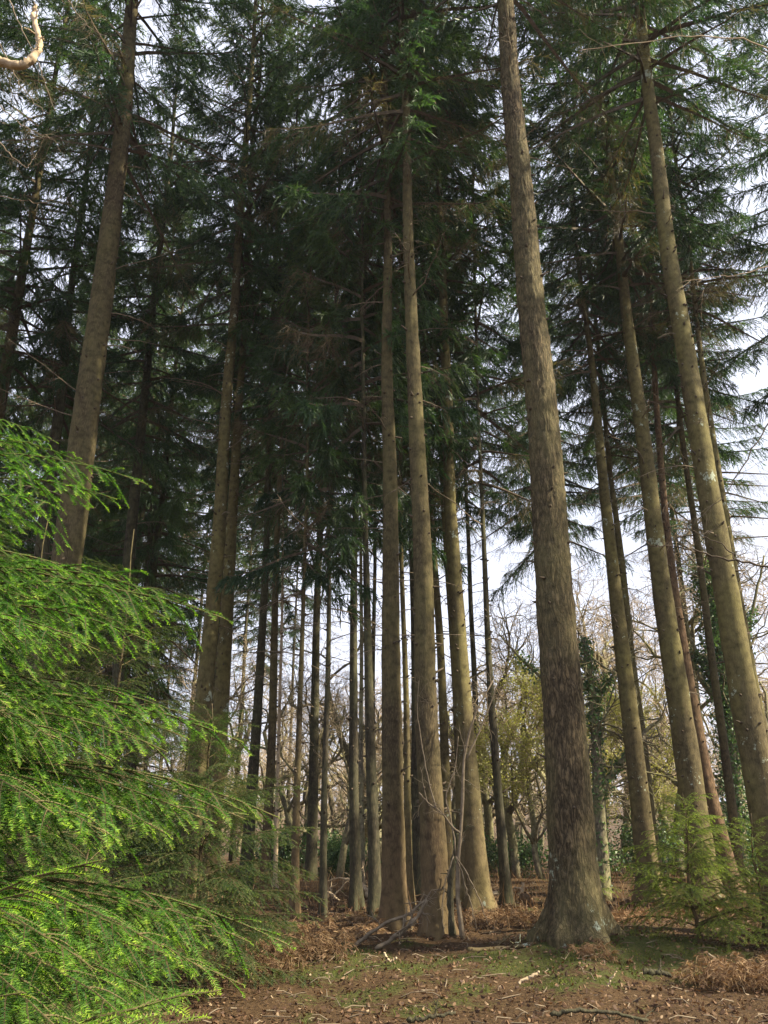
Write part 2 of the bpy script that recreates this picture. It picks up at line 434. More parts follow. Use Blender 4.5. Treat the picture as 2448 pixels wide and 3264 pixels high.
def dead_branch_mesh(seed):
    rng = np.random.default_rng(seed + 500); mb = MB()
    L = rng.uniform(0.9, 2.6); n = 9
    s = np.linspace(0, 1, n)
    bend = rng.uniform(-0.45, 0.25)
    P = np.stack([L * s, rng.normal(0, 0.02, n).cumsum() * L, L * (rng.uniform(-0.1, 0.35) * s + bend * s ** 2)], -1)
    P[0] = 0
    tube(mb, P, np.linspace(0.019, 0.004, n), 5)
    for k in range(rng.integers(6, 15)):
        a = rng.uniform(0.2, 0.98); i = min(int(a * (n - 1)), n - 2); o = P[i] + (P[i + 1] - P[i]) * (a * (n - 1) - i)
        l = L * rng.uniform(0.10, 0.34) * (1.2 - a); sgn = rng.choice([-1, 1])
        m = 5; u = np.linspace(0, 1, m)
        d = unit(np.array([rng.uniform(0.3, 1), sgn * rng.uniform(0.4, 1), rng.uniform(-0.5, 0.1)]))
        Q = o + d * l * u[:, None] + np.array([0, 0, -1]) * (u[:, None] ** 2) * l * rng.uniform(0, 0.6) + np.cumsum(rng.normal(0, 0.012, (m, 3)), 0)
        tube(mb, Q, np.linspace(0.006, 0.0022, m), 3)
        for _ in range(2):
            j = rng.integers(1, m - 1); d2 = unit(d + rng.normal(0, 0.6, 3) + [0, 0, -0.3])
            tube(mb, np.stack([Q[j], Q[j] + d2 * l * 0.2, Q[j] + d2 * l * 0.4 + [0, 0, -0.03]]), [0.003, 0.0022, 0.0015], 3)
    return mb.mesh('dead_branch', [WOOD_DEAD], True)
DEAD = [dead_branch_mesh(i) for i in range(9)]

# ------------------------------------------------------------------ tall conifers
def trunk_mesh(axis_fn, rad_fn, z0, H, mat, sides, dz, flare, seed, rough=0.0, stubs=True, base=Vector((0, 0, 0)), roots=5):
    rng = np.random.default_rng(seed)
    zs = [z0 - 0.25]
    while zs[-1] < H:
        z = zs[-1]; zs.append(z + dz * (0.45 if z < z0 + 1.2 else (1 if z < z0 + 14 else 2.2)))
    zs = np.array(zs); zs[-1] = H
    C = np.array([[*axis_fn(z), z] for z in zs]) - np.array(base)
    r = np.array([rad_fn(z) for z in zs])
    a = np.arange(sides) * 2 * math.pi / sides
    A, Zg = np.meshgrid(a, zs)
    R = np.repeat(r[:, None], sides, 1)
    hz = np.clip(Zg - z0, 0, None)
    ph = rng.uniform(0, 6.28, 3)
    lobes = 0.55 + 0.45 * (0.6 * np.cos(A * roots + ph[0]) + 0.4 * np.cos(A * (roots - 2) + ph[1]))
    R = R * (1 + flare * np.exp(-hz / 0.26) * (0.15 + 1.3 * lobes ** 1.5) + 0.16 * flare * np.exp(-hz / 0.9))
    R *= 1 + 0.025 * np.cos(A * 2 + ph[1] + Zg * 0.3) + 0.018 * np.cos(A * 3 + ph[2] - Zg * 0.5)
    R *= 1 + 0.022 * np.sin(A * 4 + Zg * 2.3 + ph[0]) * np.sin(Zg * 1.7 + ph[1]) + 0.018 * np.sin(Zg * 5.1 + ph[2] + np.sin(Zg * 1.3) * 2)
    if rough > 0:
        N_ = np.empty_like(R)
        for j in range(R.shape[0]):
            for i in range(R.shape[1]):
                x, y, z = math.cos(A[j, i]) * r[j], math.sin(A[j, i]) * r[j], Zg[j, i]
                v = noise.noise((x * 17, y * 17, z * 3.6)); w = noise.noise((x * 34 + 9, y * 34, z * 8))
                N_[j, i] = -abs(v) * 1.5 + 0.45 * w
        R += rough * N_
    X = C[:, 0][:, None] + R * np.cos(A); Y = C[:, 1][:, None] + R * np.sin(A); Z = np.repeat(C[:, 2][:, None], sides, 1)
    n = len(zs)
    i = np.arange(n - 1)[:, None] * sides; j = np.arange(sides)[None]; k = (j + 1) % sides
    q = np.stack([i + j, i + k, i + sides + k, i + sides + j], -1).reshape(-1, 4)
    mb = MB(); mb.add(np.stack([X, Y, Z], -1).reshape(-1, 3), q, 0)
    if stubs:   # snapped-off branch stubs in rough whorls
        z = z0 + 1.8
        while z < min(H - 3, z0 + 22):
            cx_, cy_ = axis_fn(z); rr = rad_fn(z)
            for _ in range(rng.integers(1, 5)):
                th = rng.uniform(0, 6.28); zz = z + rng.normal(0, 0.06)
                l = rng.uniform(0.02, 0.07) + (0.10 if rng.random() < 0.12 else 0); d = np.array([math.cos(th), math.sin(th), rng.uniform(-0.2, 0.7)])
                p0 = np.array([cx_, cy_, zz]) - np.array(base) + d * (rr * 0.86) * np.array([1, 1, 0])
                tube(mb, np.stack([p0, p0 + d * (rr * 0.14 + 0.02), p0 + d * (rr * 0.14 + l)]), [0.028, 0.02, 0.008], 5, 1)
            z += rng.uniform(0.28, 0.62)
    return mb.mesh('trunk', [mat, WOOD_LIMB])

CONIFER_GROUP = 'tall straight conifers of the plantation'
def conifer(name, label, D, pts, zb, H, mat, seed, crown='full', rs=1.0, ndead=8, dead_lo=4.0, sides=22, dz=0.22, flare=0.6, rough=0.0, minr=0.03, deadmax=1.0):
    rng = random.Random(seed)
    ps = [(at(px, py, D), w) for px, py, w in pts]
    z = np.array([p[0].z for p, w in ps]); x = np.array([p[0].x for p, w in ps]); r = np.array([w * p[1] / 2 for p, w in ps])
    o = np.argsort(z); z, x, r = z[o], x[o], r[o]
    deg = 2 if len(z) >= 4 else 1
    cx = np.polyfit(z, x, deg); crf = np.polyfit(z, r, 1)
    dcx = np.polyder(cx)
    zt, zl = z[-1], z[0]
    def ax(zz):
        if zz > zt: xx = np.polyval(cx, zt) + np.polyval(dcx, zt) * (zz - zt)
        elif zz < zl: xx = np.polyval(cx, zl) + np.polyval(dcx, zl) * (zz - zl)
        else: xx = np.polyval(cx, zz)
        yy = D + 0.06 * noise.noise((seed, zz * 0.22, 0)) * min(1, max(0, zz / 3))
        return float(xx + 0.075 * noise.noise((seed + 5.5, zz * 0.25, 3)) * min(1, max(0, zz / 3))), float(yy)
    rt = max(minr, float(np.polyval(crf, zt)))
    def rf(zz):
        if zz <= zt: v = float(np.polyval(crf, zz))
        else: v = rt + (0.02 - rt) * min(1, (zz - zt) / max(1.0, H - zt))
        return max(0.02, v)
    bx, by = ax(0); g = hgt(bx, by); bx, by = ax(g)
    root = bpy.data.objects.new(name, None); COL.objects.link(root); root.location = (bx, by, g)
    tag(root, label, 'tree', CONIFER_GROUP)
    base = Vector((bx, by, g))
    link('trunk', trunk_mesh(ax, rf, g, H, mat, sides, dz, flare, seed, rough, True, base), root)
    if crown:
        src, L0 = {'full': (CROWNS, CROWN_L), 'thin': (CROWN_THIN, 9.0), 'far': (CROWN_FAR, 18.0)}[crown]
        p0 = Vector((*ax(zb), zb)); p1 = Vector((*ax(H), H))
        d = (p1 - p0); L = d.length
        q = d.to_track_quat('Z', 'Y') @ Quaternion((0, 0, 1), rng.uniform(0, 6.28))
        c = link('crown', src[rng.randrange(len(src))], root, p0 - base, q.to_euler(), (rs, rs, L / L0 * 1.03))
    ndead = int(ndead * 1.35)
    for i in range(ndead):
        zz = dead_lo + (zb + 1.5 - dead_lo) * ((i + rng.random()) / ndead) ** 0.8
        p = Vector((*ax(zz), zz)) - base; th = rng.uniform(0, 6.28); rr = rf(zz) * 0.8
        s = rng.uniform(0.5, 1.0) * (0.55 + 0.45 * zz / zb) * deadmax
        link('dead_branch', rng.choice(DEAD), root, p + Vector((math.cos(th) * rr, math.sin(th) * rr, 0)),
             (rng.uniform(-0.3, 0.3), rng.uniform(-0.1, 0.3), th), (s, s, s))
    return root

TREES = [
 # label, D, points (px, py, width), crown base, top, bark, crown, radius scale, dead branches, extra
 ('stout grey brown conifer rising behind the bright hemlock, left edge of the wood', 14.5, [(290,0,26),(262,300,36),(222,600,44),(188,900,53),(152,1150,62)], 15.5, 33, BARK_BROWN, 'full', 1.0, 12, {}),
 ('tall conifer with a sunlit middle, front one of the close pair beside the hemlock', 18.5, [(518,480,14),(505,720,20),(483,950,26),(462,1200,31),(440,1480,34),(428,1640,37)], 15.5, 32, BARK_OLIVE, 'full', 0.95, 16, {}),
 ('yellowish trunk close behind its neighbour, rear one of the pair beside the hemlock', 20, [(520,820,16),(508,1000,19),(494,1250,26),(478,1480,32),(464,1680,38)], 13.5, 31, BARK_OLIVE, 'full', 0.9, 12, {}),
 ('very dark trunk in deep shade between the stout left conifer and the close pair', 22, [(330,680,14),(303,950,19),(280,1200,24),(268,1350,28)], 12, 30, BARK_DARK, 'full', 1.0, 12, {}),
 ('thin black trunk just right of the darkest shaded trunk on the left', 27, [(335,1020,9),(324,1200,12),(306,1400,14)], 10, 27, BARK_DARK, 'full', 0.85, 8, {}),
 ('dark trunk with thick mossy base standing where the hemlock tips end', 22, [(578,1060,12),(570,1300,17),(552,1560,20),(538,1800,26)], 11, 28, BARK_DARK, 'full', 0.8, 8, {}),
 ('slim straight brown trunk next to the pale dead pole', 20, [(612,920,9),(601,1200,13),(589,1500,17),(577,1800,20)], 11.5, 27, BARK_BROWN, 'full', 0.75, 8, {}),
 ('thin pale cream dead pole standing between two brown trunks', 23, [(606,1440,6),(600,1650,8),(595,1900,9)], 7.5, 14, WOOD_PALE, 'thin', 0.6, 3, {}),
 ('slender sunlit orange brown pole beside the fallen log', 16.5, [(651,1300,8),(645,1550,13),(640,1750,16),(637,1980,18)], 6.6, 17, BARK_BROWN, 'thin', 0.95, 6, {}),
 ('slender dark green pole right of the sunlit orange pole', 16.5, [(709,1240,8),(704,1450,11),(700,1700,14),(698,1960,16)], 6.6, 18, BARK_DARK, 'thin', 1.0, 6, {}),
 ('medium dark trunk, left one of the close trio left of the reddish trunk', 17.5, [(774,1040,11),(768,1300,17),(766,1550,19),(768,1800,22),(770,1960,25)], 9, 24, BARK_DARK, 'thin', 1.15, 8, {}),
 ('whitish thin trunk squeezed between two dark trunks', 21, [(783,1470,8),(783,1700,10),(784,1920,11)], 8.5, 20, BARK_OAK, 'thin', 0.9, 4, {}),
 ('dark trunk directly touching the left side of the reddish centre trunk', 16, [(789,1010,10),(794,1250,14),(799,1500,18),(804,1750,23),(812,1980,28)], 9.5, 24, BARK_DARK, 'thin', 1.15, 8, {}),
 ('thick centre trunk with sunny yellow middle and reddish brown base', 15, [(835,430,15),(837,680,22),(840,950,29),(845,1250,36),(849,1550,43),(851,1800,50),(851,1930,54)], 14.5, 32, BARK_BROWN, 'full', 1.05, 12, dict(sides=40, dz=0.09, rough=0.012)),
 ('narrow yellow green trunk right of the reddish centre trunk', 18, [(868,1180,9),(871,1400,11),(876,1650,13),(885,1920,17)], 8, 21, BARK_OLIVE, 'thin', 1.0, 6, {}),
 ('thick dull brown trunk with green mossy foot behind the forked dead stems', 13.7, [(868,50,15),(877,300,19),(892,620,25),(905,950,32),(915,1300,40),(924,1600,49),(936,1850,58),(944,1980,63)], 16, 33, BARK_BROWN, 'full', 1.05, 10, dict(sides=40, dz=0.09, rough=0.012)),
 ('bare dark trunk peeping out on the left flank of the mossy footed trunk', 21, [(882,700,12),(890,1000,16),(896,1350,19),(902,1600,22)], 13, 28, BARK_DARK, 'full', 0.75, 6, {}),
 ('slim sunlit yellow trunk just right of the mossy footed trunk', 19.5, [(922,850,9),(932,1100,13),(946,1400,17),(958,1650,20),(968,1850,22)], 12, 27, BARK_OLIVE, 'full', 0.7, 8, {}),
 ('mossy yellow green trunk between the forked dead stems and the grey trunk', 19, [(966,1180,12),(978,1400,16),(988,1600,19),(998,1850,23)], 10.5, 26, BARK_OLIVE, 'full', 0.7, 8, {}),
 ('grey brown trunk with drooping dead twigs right of the forked stems', 17.5, [(953,520,14),(962,780,21),(977,1080,27),(995,1380,33),(1012,1640,39),(1030,1880,46)], 14.5, 31, BARK_OLIVE, 'full', 0.95, 14, {}),
 ('crooked thin dark trunk alone between the grey trunk and the biggest fir', 18, [(1039,1030,8),(1050,1250,11),(1062,1500,15),(1076,1750,19),(1095,1920,23)], 9, 22, BARK_DARK, 'thin', 1.2, 8, {}),
 ('biggest fir with deeply cracked bark and pale lichen on its flared base', 12.3, [(1092,0,38),(1109,200,43),(1127,430,51),(1150,700,59),(1173,1000,68),(1198,1300,79),(1219,1600,90),(1236,1830,102)], 17.5, 36, BARK_BIG, 'full', 1.1, 5, dict(sides=72, dz=0.045, rough=0.026, flare=0.85, dead_lo=12.0)),
 ('leaning trunk with dead whiskers, just behind the young hemlock', 19.5, [(1264,680,9),(1285,880,17),(1308,1080,23),(1333,1300,29),(1354,1500,35),(1376,1680,41)], 13, 28, BARK_OLIVE, 'full', 0.85, 14, {}),
 ('faint brown trunk hugging the right side of the whiskered leaning trunk', 23, [(1330,1120,12),(1352,1320,18),(1372,1520,24),(1395,1720,30)], 12, 27, BARK_OLIVE, 'full', 0.8, 8, {}),
 ('smooth tall trunk, sunlit on its right, behind the sapling thicket', 18, [(1322,420,16),(1344,600,22),(1370,800,27),(1397,1000,33),(1424,1200,39),(1449,1400,44),(1476,1600,49),(1506,1780,55)], 14.5, 33, BARK_OLIVE, 'full', 1.15, 12, dict(sides=30)),
 ('reddish brown trunk with short dead pegs behind the smooth sunlit trunk', 20.5, [(1436,1080,13),(1456,1260,20),(1482,1440,26),(1510,1600,31),(1546,1760,35)], 14, 29, BARK_RED, 'full', 0.8, 14, dict(deadmax=0.6)),
 ('long leaning trunk with whitish flecks running off the right edge', 14, [(1383,50,22),(1404,240,27),(1430,420,31),(1462,620,35),(1490,820,40),(1521,1020,46),(1554,1220,52),(1590,1420,58),(1628,1600,63)], 16.5, 34, BARK_OLIVE, 'full', 1.2, 10, dict(sides=36, dz=0.12, rough=0.006)),
 ('thin trunk glued to the right flank of the white flecked trunk', 18.5, [(1516,780,11),(1546,1000,16),(1582,1220,20),(1616,1420,25),(1650,1600,30)], 14, 30, BARK_OLIVE, 'full', 0.8, 8, {}),
 ('dark conifer trunk far left, seen above the hemlock top between crowns', 20, [(160,600,14),(142,760,18),(122,920,22)], 12, 30, BARK_DARK, 'full', 1.0, 14, {}),
]
BASES += [(at(t[2][-1][0], t[2][-1][1], t[1])[0].x + (t[2][-1][0] - t[2][-2][0]) / max(1, t[2][-1][1] - t[2][-2][1]) * 0.0, t[1], t[2][-1][2] * t[1] / F / 2) for t in TREES]
build_ground()
random.seed(3)
for i, (lab, D, pts, zb, H, mat, cr, rs, nd, ex) in enumerate(TREES):
    conifer('conifer_tree', lab, D, pts, zb, H, mat, 11 + i * 7, cr, rs, nd, **ex)

# the rest of the stand: too deep in the wood, or too far up, to tell apart
def stand_tree(x, y, H, zb, r, seed, mat, crown, rs, label, group, ndead=5, dead_lo=4.0):
    rng = random.Random(seed); g = hgt(x, y)
    lx, ly = rng.uniform(-0.012, 0.012), rng.uniform(-0.012, 0.012)
    ax = lambda z: (x + lx * (z - g) + 0.08 * noise.noise((seed, z * 0.2, 0)), y + ly * (z - g))
    rf = lambda z: max(0.02, r * (1 - (z - g) / (H - g) * 0.95))
    root = bpy.data.objects.new('conifer_tree', None); COL.objects.link(root); root.location = (x, y, g)
    tag(root, label, 'tree', group)
    base = Vector((x, y, g))
    link('trunk', trunk_mesh(ax, rf, g, H, mat, 10, 0.8, 0.3, seed, 0, False, base), root)
    src, L0 = {'full': (CROWNS, CROWN_L), 'far': (CROWN_FAR, 18.0)}[crown]
    p0 = Vector((*ax(zb), zb)); d = Vector((*ax(H), H)) - p0
    q = d.to_track_quat('Z', 'Y') @ Quaternion((0, 0, 1), rng.uniform(0, 6.28))
    link('crown', rng.choice(src), root, p0 - base, q.to_euler(), (rs, rs, d.length / L0 * 1.03))
    ndead = int(ndead * 1.35)
    for i in range(ndead):
        zz = dead_lo + (zb + 1 - dead_lo) * ((i + rng.random()) / ndead)
        p = Vector((*ax(zz), zz)) - base; th = rng.uniform(0, 6.28)
        s = rng.uniform(0.7, 1.3)
        link('dead_branch', rng.choice(DEAD), root, p, (rng.uniform(-.3, .3), rng.uniform(-.1, .3), th), (s, s, s))
rng = random.Random(77)
left_pts = []
tries = 0
while len(left_pts) < 40 and tries < 4000:
    tries += 1
    y = rng.uniform(24, 62); x = rng.uniform(-0.62 * y - 2, -0.10 * y)
    if x > -0.2 * y and rng.random() < 0.6: continue
    if all(math.hypot(x - a, y - b) > 3.3 for a, b in left_pts): left_pts.append((x, y))
for i, (x, y) in enumerate(left_pts):
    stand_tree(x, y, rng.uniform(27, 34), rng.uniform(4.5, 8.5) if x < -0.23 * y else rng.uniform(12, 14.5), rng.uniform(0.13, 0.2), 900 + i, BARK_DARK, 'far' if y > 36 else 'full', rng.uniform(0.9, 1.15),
               *(('slender shaded conifer deep in the stand at the far left, behind the stout left conifer', 'shaded conifers at the far left') if x < -0.40 * y else
                 ('slender shaded conifer deep in the stand between the stout left conifer and the close pair', 'shaded conifers left of the close pair') if x < -0.22 * y else
                 ('slender shaded conifer deep in the stand right of the close pair', 'shaded conifers right of the close pair')), 7)
mid_pts = [(-2.2, 27, 12), (1.5, 29, 12.5), (-0.5, 34, 13), (3.6, 33, 13.5), (2.0, 40, 14), (6.4, 29, 11.5), (9.4, 27, 12), (12.3, 33, 12.5), (7.6, 37, 13)]
for i, (x, y, zb) in enumerate(mid_pts):
    stand_tree(x, y, rng.uniform(28, 34), zb, rng.uniform(0.12, 0.17), 1300 + i, BARK_DARK, 'full', rng.uniform(0.85, 1.05),
               'thin shaded conifer far behind the centre trunks, crown above the bare oaks', 'thin conifers behind the centre trunks', 5, 7.0)
OFF_R, OFF_L = 'conifer with its trunk off the right edge, for upper right boughs and added shade', 'conifer with its trunk off the left edge, boughs hanging into the upper left'
EDGE_L = [OFF_R, OFF_L, OFF_L, OFF_R, 'dark conifer directly behind the reddish pegged trunk', OFF_L, OFF_L, 'dark leaning trunk at the far left above the hemlock top', 'thin dark conifer far behind the white flecked trunk', OFF_R, OFF_R]
# trees whose trunks stand just outside the picture; their boughs reach into it, but the last two are unseen, added to shade trunks
for i, (x, y, zb, H, rs) in enumerate([(13.5, 19.5, 13.5, 33, 1.25), (-11.8, 15.5, 12.5, 31, 1.05), (-9.6, 11.0, 15, 31, 1.1), (15.5, 21, 12, 31, 1.0), (8.9, 22.5, 12.5, 30, 1.0), (-13.5, 20, 11, 31, 1.1), (-17.5, 26, 9, 31, 1.1), (-9.8, 19.0, 13, 31, 1.1), (13.2, 31, 12, 30, 1.1), (14.0, 11.5, 16, 32, 1.0), (17.5, 16, 14, 31, 1.0)]):
    stand_tree(x, y, H, zb, 0.13 if y > 20.5 else 0.24, 1500 + i, BARK_BROWN, 'full', rs,
               EDGE_L[i], 'conifers off the right edge' if EDGE_L[i] == OFF_R else 'conifers off the left edge' if EDGE_L[i] == OFF_L else None, 6, 8.0)

# ------------------------------------------------------------------ bare broadleaf trees
def bare_tree_mesh(seed, H=12.0, r0=0.22, wig=0.25, leaf=0, ntw=1.0, spread=1.0, first=0.22):
    rng = np.random.default_rng(seed + 3000); mb = MB(); leaves = []
    def grow(p, d, L, r, lev):
        n = {0: 12, 1: 9, 2: 7, 3: 5, 4: 4}[lev]
        st = L / (n - 1); P = [p]; dd = d
        for i in range(n - 1):
            up = np.array([0, 0, 0.10 if lev < 3 else 0.03])
            dd = unit(dd + rng.normal(0, wig * (0.45 if lev == 0 else 1.0), 3) + up)
            P.append(P[-1] + dd * st)
        P = np.array(P)
        R = np.linspace(r, max(0.008, r * (0.45 if lev < 2 else 0.35)), n)
        tube(mb, P, R, 8 if lev == 0 else (6 if lev == 1 else (4 if lev == 2 else 3)), 0 if lev < 3 else 1, 0.5, lev < 2)
        if lev == 4 or (lev == 3 and leaf):
            if leaf:
                for q in P[1:]: leaves.extend([q + rng.normal(0, 0.16, 3) for _ in range(leaf * 2)])
            if lev == 4: return
        k = {0: rng.integers(7, 10), 1: rng.integers(5, 8), 2: rng.integers(4, 7), 3: int(4 * ntw)}[lev]
        for c in range(k):
            a = rng.uniform(first if lev == 0 else 0.25, 1.0) if c else 1.0
            ii = min(n - 2, int(a * (n - 1)))
            o = P[ii] + (P[ii + 1] - P[ii]) * (a * (n - 1) - ii)
            t = unit(P[ii + 1] - P[ii])
            side = unit(np.cross(t, rng.normal(0, 1, 3)))
            nd = unit(t * rng.uniform(0.4, 1.0) + side * rng.uniform(0.6, 1.2) * spread)
            if lev < 2 and nd[2] < -0.1: nd[2] *= -0.5
            grow(o, nd, L * rng.uniform(0.42, 0.68) * (1.15 - 0.4 * a), R[ii] * rng.uniform(0.45, 0.7), lev + 1)
    grow(np.array([0, 0, -0.2]), np.array([0, 0, 1.0]), H * 0.62, r0, 0)
    if leaves:
        Q = np.array(leaves); n = len(Q)
        d = unit(rng.normal(0, 1, (n, 3))); w = unit(np.cross(d, rng.normal(0, 1, (n, 3))))
        s = rng.uniform(0.022, 0.05, (n, 1))
        V = np.stack([Q - d * s, Q + w * s * 0.6, Q + d * s, Q - w * s * 0.6], 1).reshape(-1, 3)
        mb.add(V, np.arange(len(V)).reshape(-1, 4), 2, np.repeat(rng.random(n), 4))
    return mb.mesh('bare_tree', [BARK_OAK, TWIG_TAN, YOUNG])
BARE = [bare_tree_mesh(i, 12, 0.20, 0.24 + 0.05 * (i % 2)) for i in range(5)]
LEAFY = [bare_tree_mesh(20 + i, 9, 0.12, 0.22, leaf=3) for i in range(2)]
def put_tree(me, name, x, y, s, label, group, seed, cat='tree', lean=0):
    r = random.Random(seed)
    o = link(name, me, None, (x, y, hgt(x, y)), (r.uniform(-.05, .05), lean, r.uniform(0, 6.28)), (s, s, s))
    tag(o, label, cat, group); return o
for i, (x, y, s) in enumerate([(22, 3.5, 1.3), (23, 9, 1.3)]):  # unseen trees added to dapple the sunlight
    put_tree(BARE[i % 5], 'bare_tree', x, y, s, 'added bare broadleaf tree, unseen, casting dappled shade from the right', 'unseen bare trees added for shade on the right', 300 + i)
for i, (x, y, zb) in enumerate([(30, 6, 9)]):  # unseen conifer added to cast shade from the sun side
    stand_tree(x, y, 29, zb, 0.2, 1600 + i, BARK_BROWN, 'full', 1.0, 'added conifer, unseen, casting shade from the right', 'unseen conifers added for shade on the right', 3)
rng = random.Random(5)
n = 0; pl = []
while n < 150:
    y = rng.uniform(34, 105); x = rng.uniform(-0.55 * y, 0.60 * y)
    if any(math.hypot(x - a, y - b) < 2.6 for a, b in pl): continue
    pl.append((x, y)); n += 1
    s = rng.uniform(0.75, 1.1) * (1.15 if x > 0.2 * y else 1.0)
    put_tree(BARE[n % 5], 'bare_tree', x, y, s, *(('bare broadleaf tree far behind the hemlocks and the close pair', 'far bare trees on the left') if x < -0.2 * y else
             ('bare broadleaf tree in the open wood far behind the slender centre poles', 'far bare trees behind the centre poles') if x < 0.05 * y else
             ('bare broadleaf tree in the open wood far behind, left of the biggest fir', 'far bare trees beside the biggest fir') if x < 0.24 * y else
             ('bare broadleaf tree in the open wood at the far right behind the leaning trunks', 'far bare trees on the right')), n)
# nearer ones that can be told apart
EXTRA = [
 (0, 9.8, 30, 1.15, 'large bare oak with crooked limbs against the sky at the right edge'),
 (1, 13.8, 27, 1.1, 'bare oak whose twisting boughs fill the sky past the white flecked trunk'),
 (2, 4.4, 30, 0.85, 'bare crooked tree between the lone thin trunk and the biggest fir'),
 (3, -3.1, 31, 0.7, 'bare bushy tree behind the slender orange pole'),
 (4, -1.4, 28, 0.62, 'bare tree with twisting trunk behind the slender dark green pole'),
 (1, 7.4, 33, 1.0, 'bare twiggy tree behind the whiskered leaning trunk'),
 (2, 0.9, 33, 0.75, 'bare tree seen between the mossy footed trunk and the grey trunk'),
 (3, 17.5, 33, 1.2, 'bare tree just outside the right edge with twigs reaching in'),
]
for i, (k, x, y, s, lab) in enumerate(EXTRA):
    put_tree(BARE[k], 'bare_tree', x, y, s, lab, 'bare broadleaf trees beyond the conifers', 70 + i)
for i, (k, x, y, s, lab) in enumerate([
 (0, 4.9, 28, 0.9, 'yellow green tree coming into leaf just left of the biggest fir'),
 (1, 8.6, 30, 0.8, 'yellow leafed young tree behind the whiskered leaning trunk'),
 (0, -5.6, 30, 0.55, 'small yellow leafed tree low down behind the hemlock tips'),
 (1, 19.0, 34, 1.1, 'yellowing tree top at the right edge beyond the flecked trunk')]):
    put_tree(LEAFY[k], 'leafing_tree', x, y, s, lab, 'trees coming into leaf', 90 + i)

# ------------------------------------------------------------------ ivy-clad trees, evergreen shrubs
def leaf_cloud(mb, C, size, seed, mat=0, flat=0.6, droop=0.2):
    rng = np.random.default_rng(seed); n = len(C)
    nrm = unit(rng.normal(0, 1, (n, 3)) + [0, -0.2, flat]); d = unit(np.cross(nrm, rng.normal(0, 1, (n, 3))) + [0, 0, -droop])
    w = unit(np.cross(d, nrm)); s = rng.uniform(0.6, 1.2, (n, 1)) * size
    V = np.stack([C - d * s, C + w * s * 0.62 + nrm * s * .12, C + d * s, C - w * s * 0.62 + nrm * s * .12], 1).reshape(-1, 3)
    mb.add(V, np.arange(len(V)).reshape(-1, 4), mat, np.repeat(rng.random(n) ** 1.3, 4))

def poly(pts, D, n=24, jit=0.0, seed=0):
    """measured bends of a limb (px, py[, extra depth]) turned into a smooth line of points"""
    P = np.array([list(at(p[0], p[1], D + (p[2] if len(p) > 2 else 0))[0]) for p in pts])
    t = np.linspace(0, 1, len(P)); u = np.linspace(0, 1, n)
    Q = np.stack([np.interp(u, t, P[:, i]) for i in range(3)], -1)
    for _ in range(2): Q[1:-1] = (Q[:-2] + 2 * Q[1:-1] + Q[2:]) / 4
    if jit: Q[1:-1] += np.random.default_rng(seed).normal(0, jit, (n - 2, 3))
    return Q

def sub_twigs(mb, P, n, L, r, seed, mat=0, a0=0.3, down=0.0, lev=1):
    rng = np.random.default_rng(seed)
    for _ in range(n):
        a = rng.uniform(a0, 1) * (len(P) - 1.001); i = int(a); o = P[i] + (P[i + 1] - P[i]) * (a - i)
        d = unit(unit(P[i + 1] - P[i]) * rng.uniform(0.2, 1) + unit(rng.normal(0, 1, 3)) * 0.9)
        l = L * rng.uniform(0.4, 1); m = 6; Q = [o]
        for _ in range(m - 1):
            d = unit(d + rng.normal(0, 0.22, 3) + [0, 0, -down]); Q.append(Q[-1] + d * l / (m - 1))
        Q = np.array(Q); tube(mb, Q, np.linspace(r, r * 0.4, m), 4, mat, 0.5, False)
        if lev > 0: sub_twigs(mb, Q, 4, L * 0.45, r * 0.55, int(rng.integers(1e6)), mat, 0.2, down, lev - 1)

def ivy_tree(px_pts, D, name, label, seed, nleaf, spread, r0, limbs=()):
    P = poly(px_pts, D, 26); g = hgt(P[0][0], P[0][1]); P[0][2] = g - 0.1
    base = np.array([P[0][0], P[0][1], g])
    root = bpy.data.objects.new(name, None); COL.objects.link(root); root.location = base
    tag(root, label, 'tree', 'ivy covered oaks')
    mb = MB(); tube(mb, P - base, np.linspace(r0, r0 * 0.35, len(P)), 12)
    lp = []
    for k, l in enumerate(limbs):
        Q = poly(l[0], D, 20, 0.02, seed + k); lp.append(Q)
        tube(mb, Q - base, np.linspace(l[1], l[1] * 0.3, 20), 8)
        sub_twigs(mb, Q - base, 10, 1.2, l[1] * 0.22, seed + 50 + k)
    sub_twigs(mb, P - base, 16, 2.4, 0.03, seed + 9, 0, 0.35, 0, 2)
    link('trunk', mb.mesh('trunk', [BARK_OAK]), root)
    rng = np.random.default_rng(seed)
    a = rng.uniform(0.02, 1, nleaf) ** 0.9 * (len(P) - 1.001); i = a.astype(int)
    O = P[i] + (P[i + 1] - P[i]) * (a - i)[:, None]
    lump = np.array([0.55 + 0.6 * noise.noise((z * 0.7, seed, math.floor(th * 1.3))) for z, th in zip(O[:, 2], rng.uniform(0, 6, nleaf))])
    off = unit(rng.normal(0, 1, (nleaf, 3)) * [1, 1, 0.5]) * (rng.random((nleaf, 1)) ** 0.6) * spread * np.clip(lump, 0.25, 1.3)[:, None]
    for Q in lp:
        m = nleaf // 6; a = rng.uniform(0.0, 0.6, m) * (len(Q) - 1.001); i = a.astype(int)
        O = np.concatenate([O, Q[i]]); off = np.concatenate([off, unit(rng.normal(0, 1, (m, 3))) * rng.random((m, 1)) * 0.28])
    mb = MB(); leaf_cloud(mb, O + off - base, 0.05, seed)
    link('ivy', mb.mesh('ivy', [IVY], False), root)
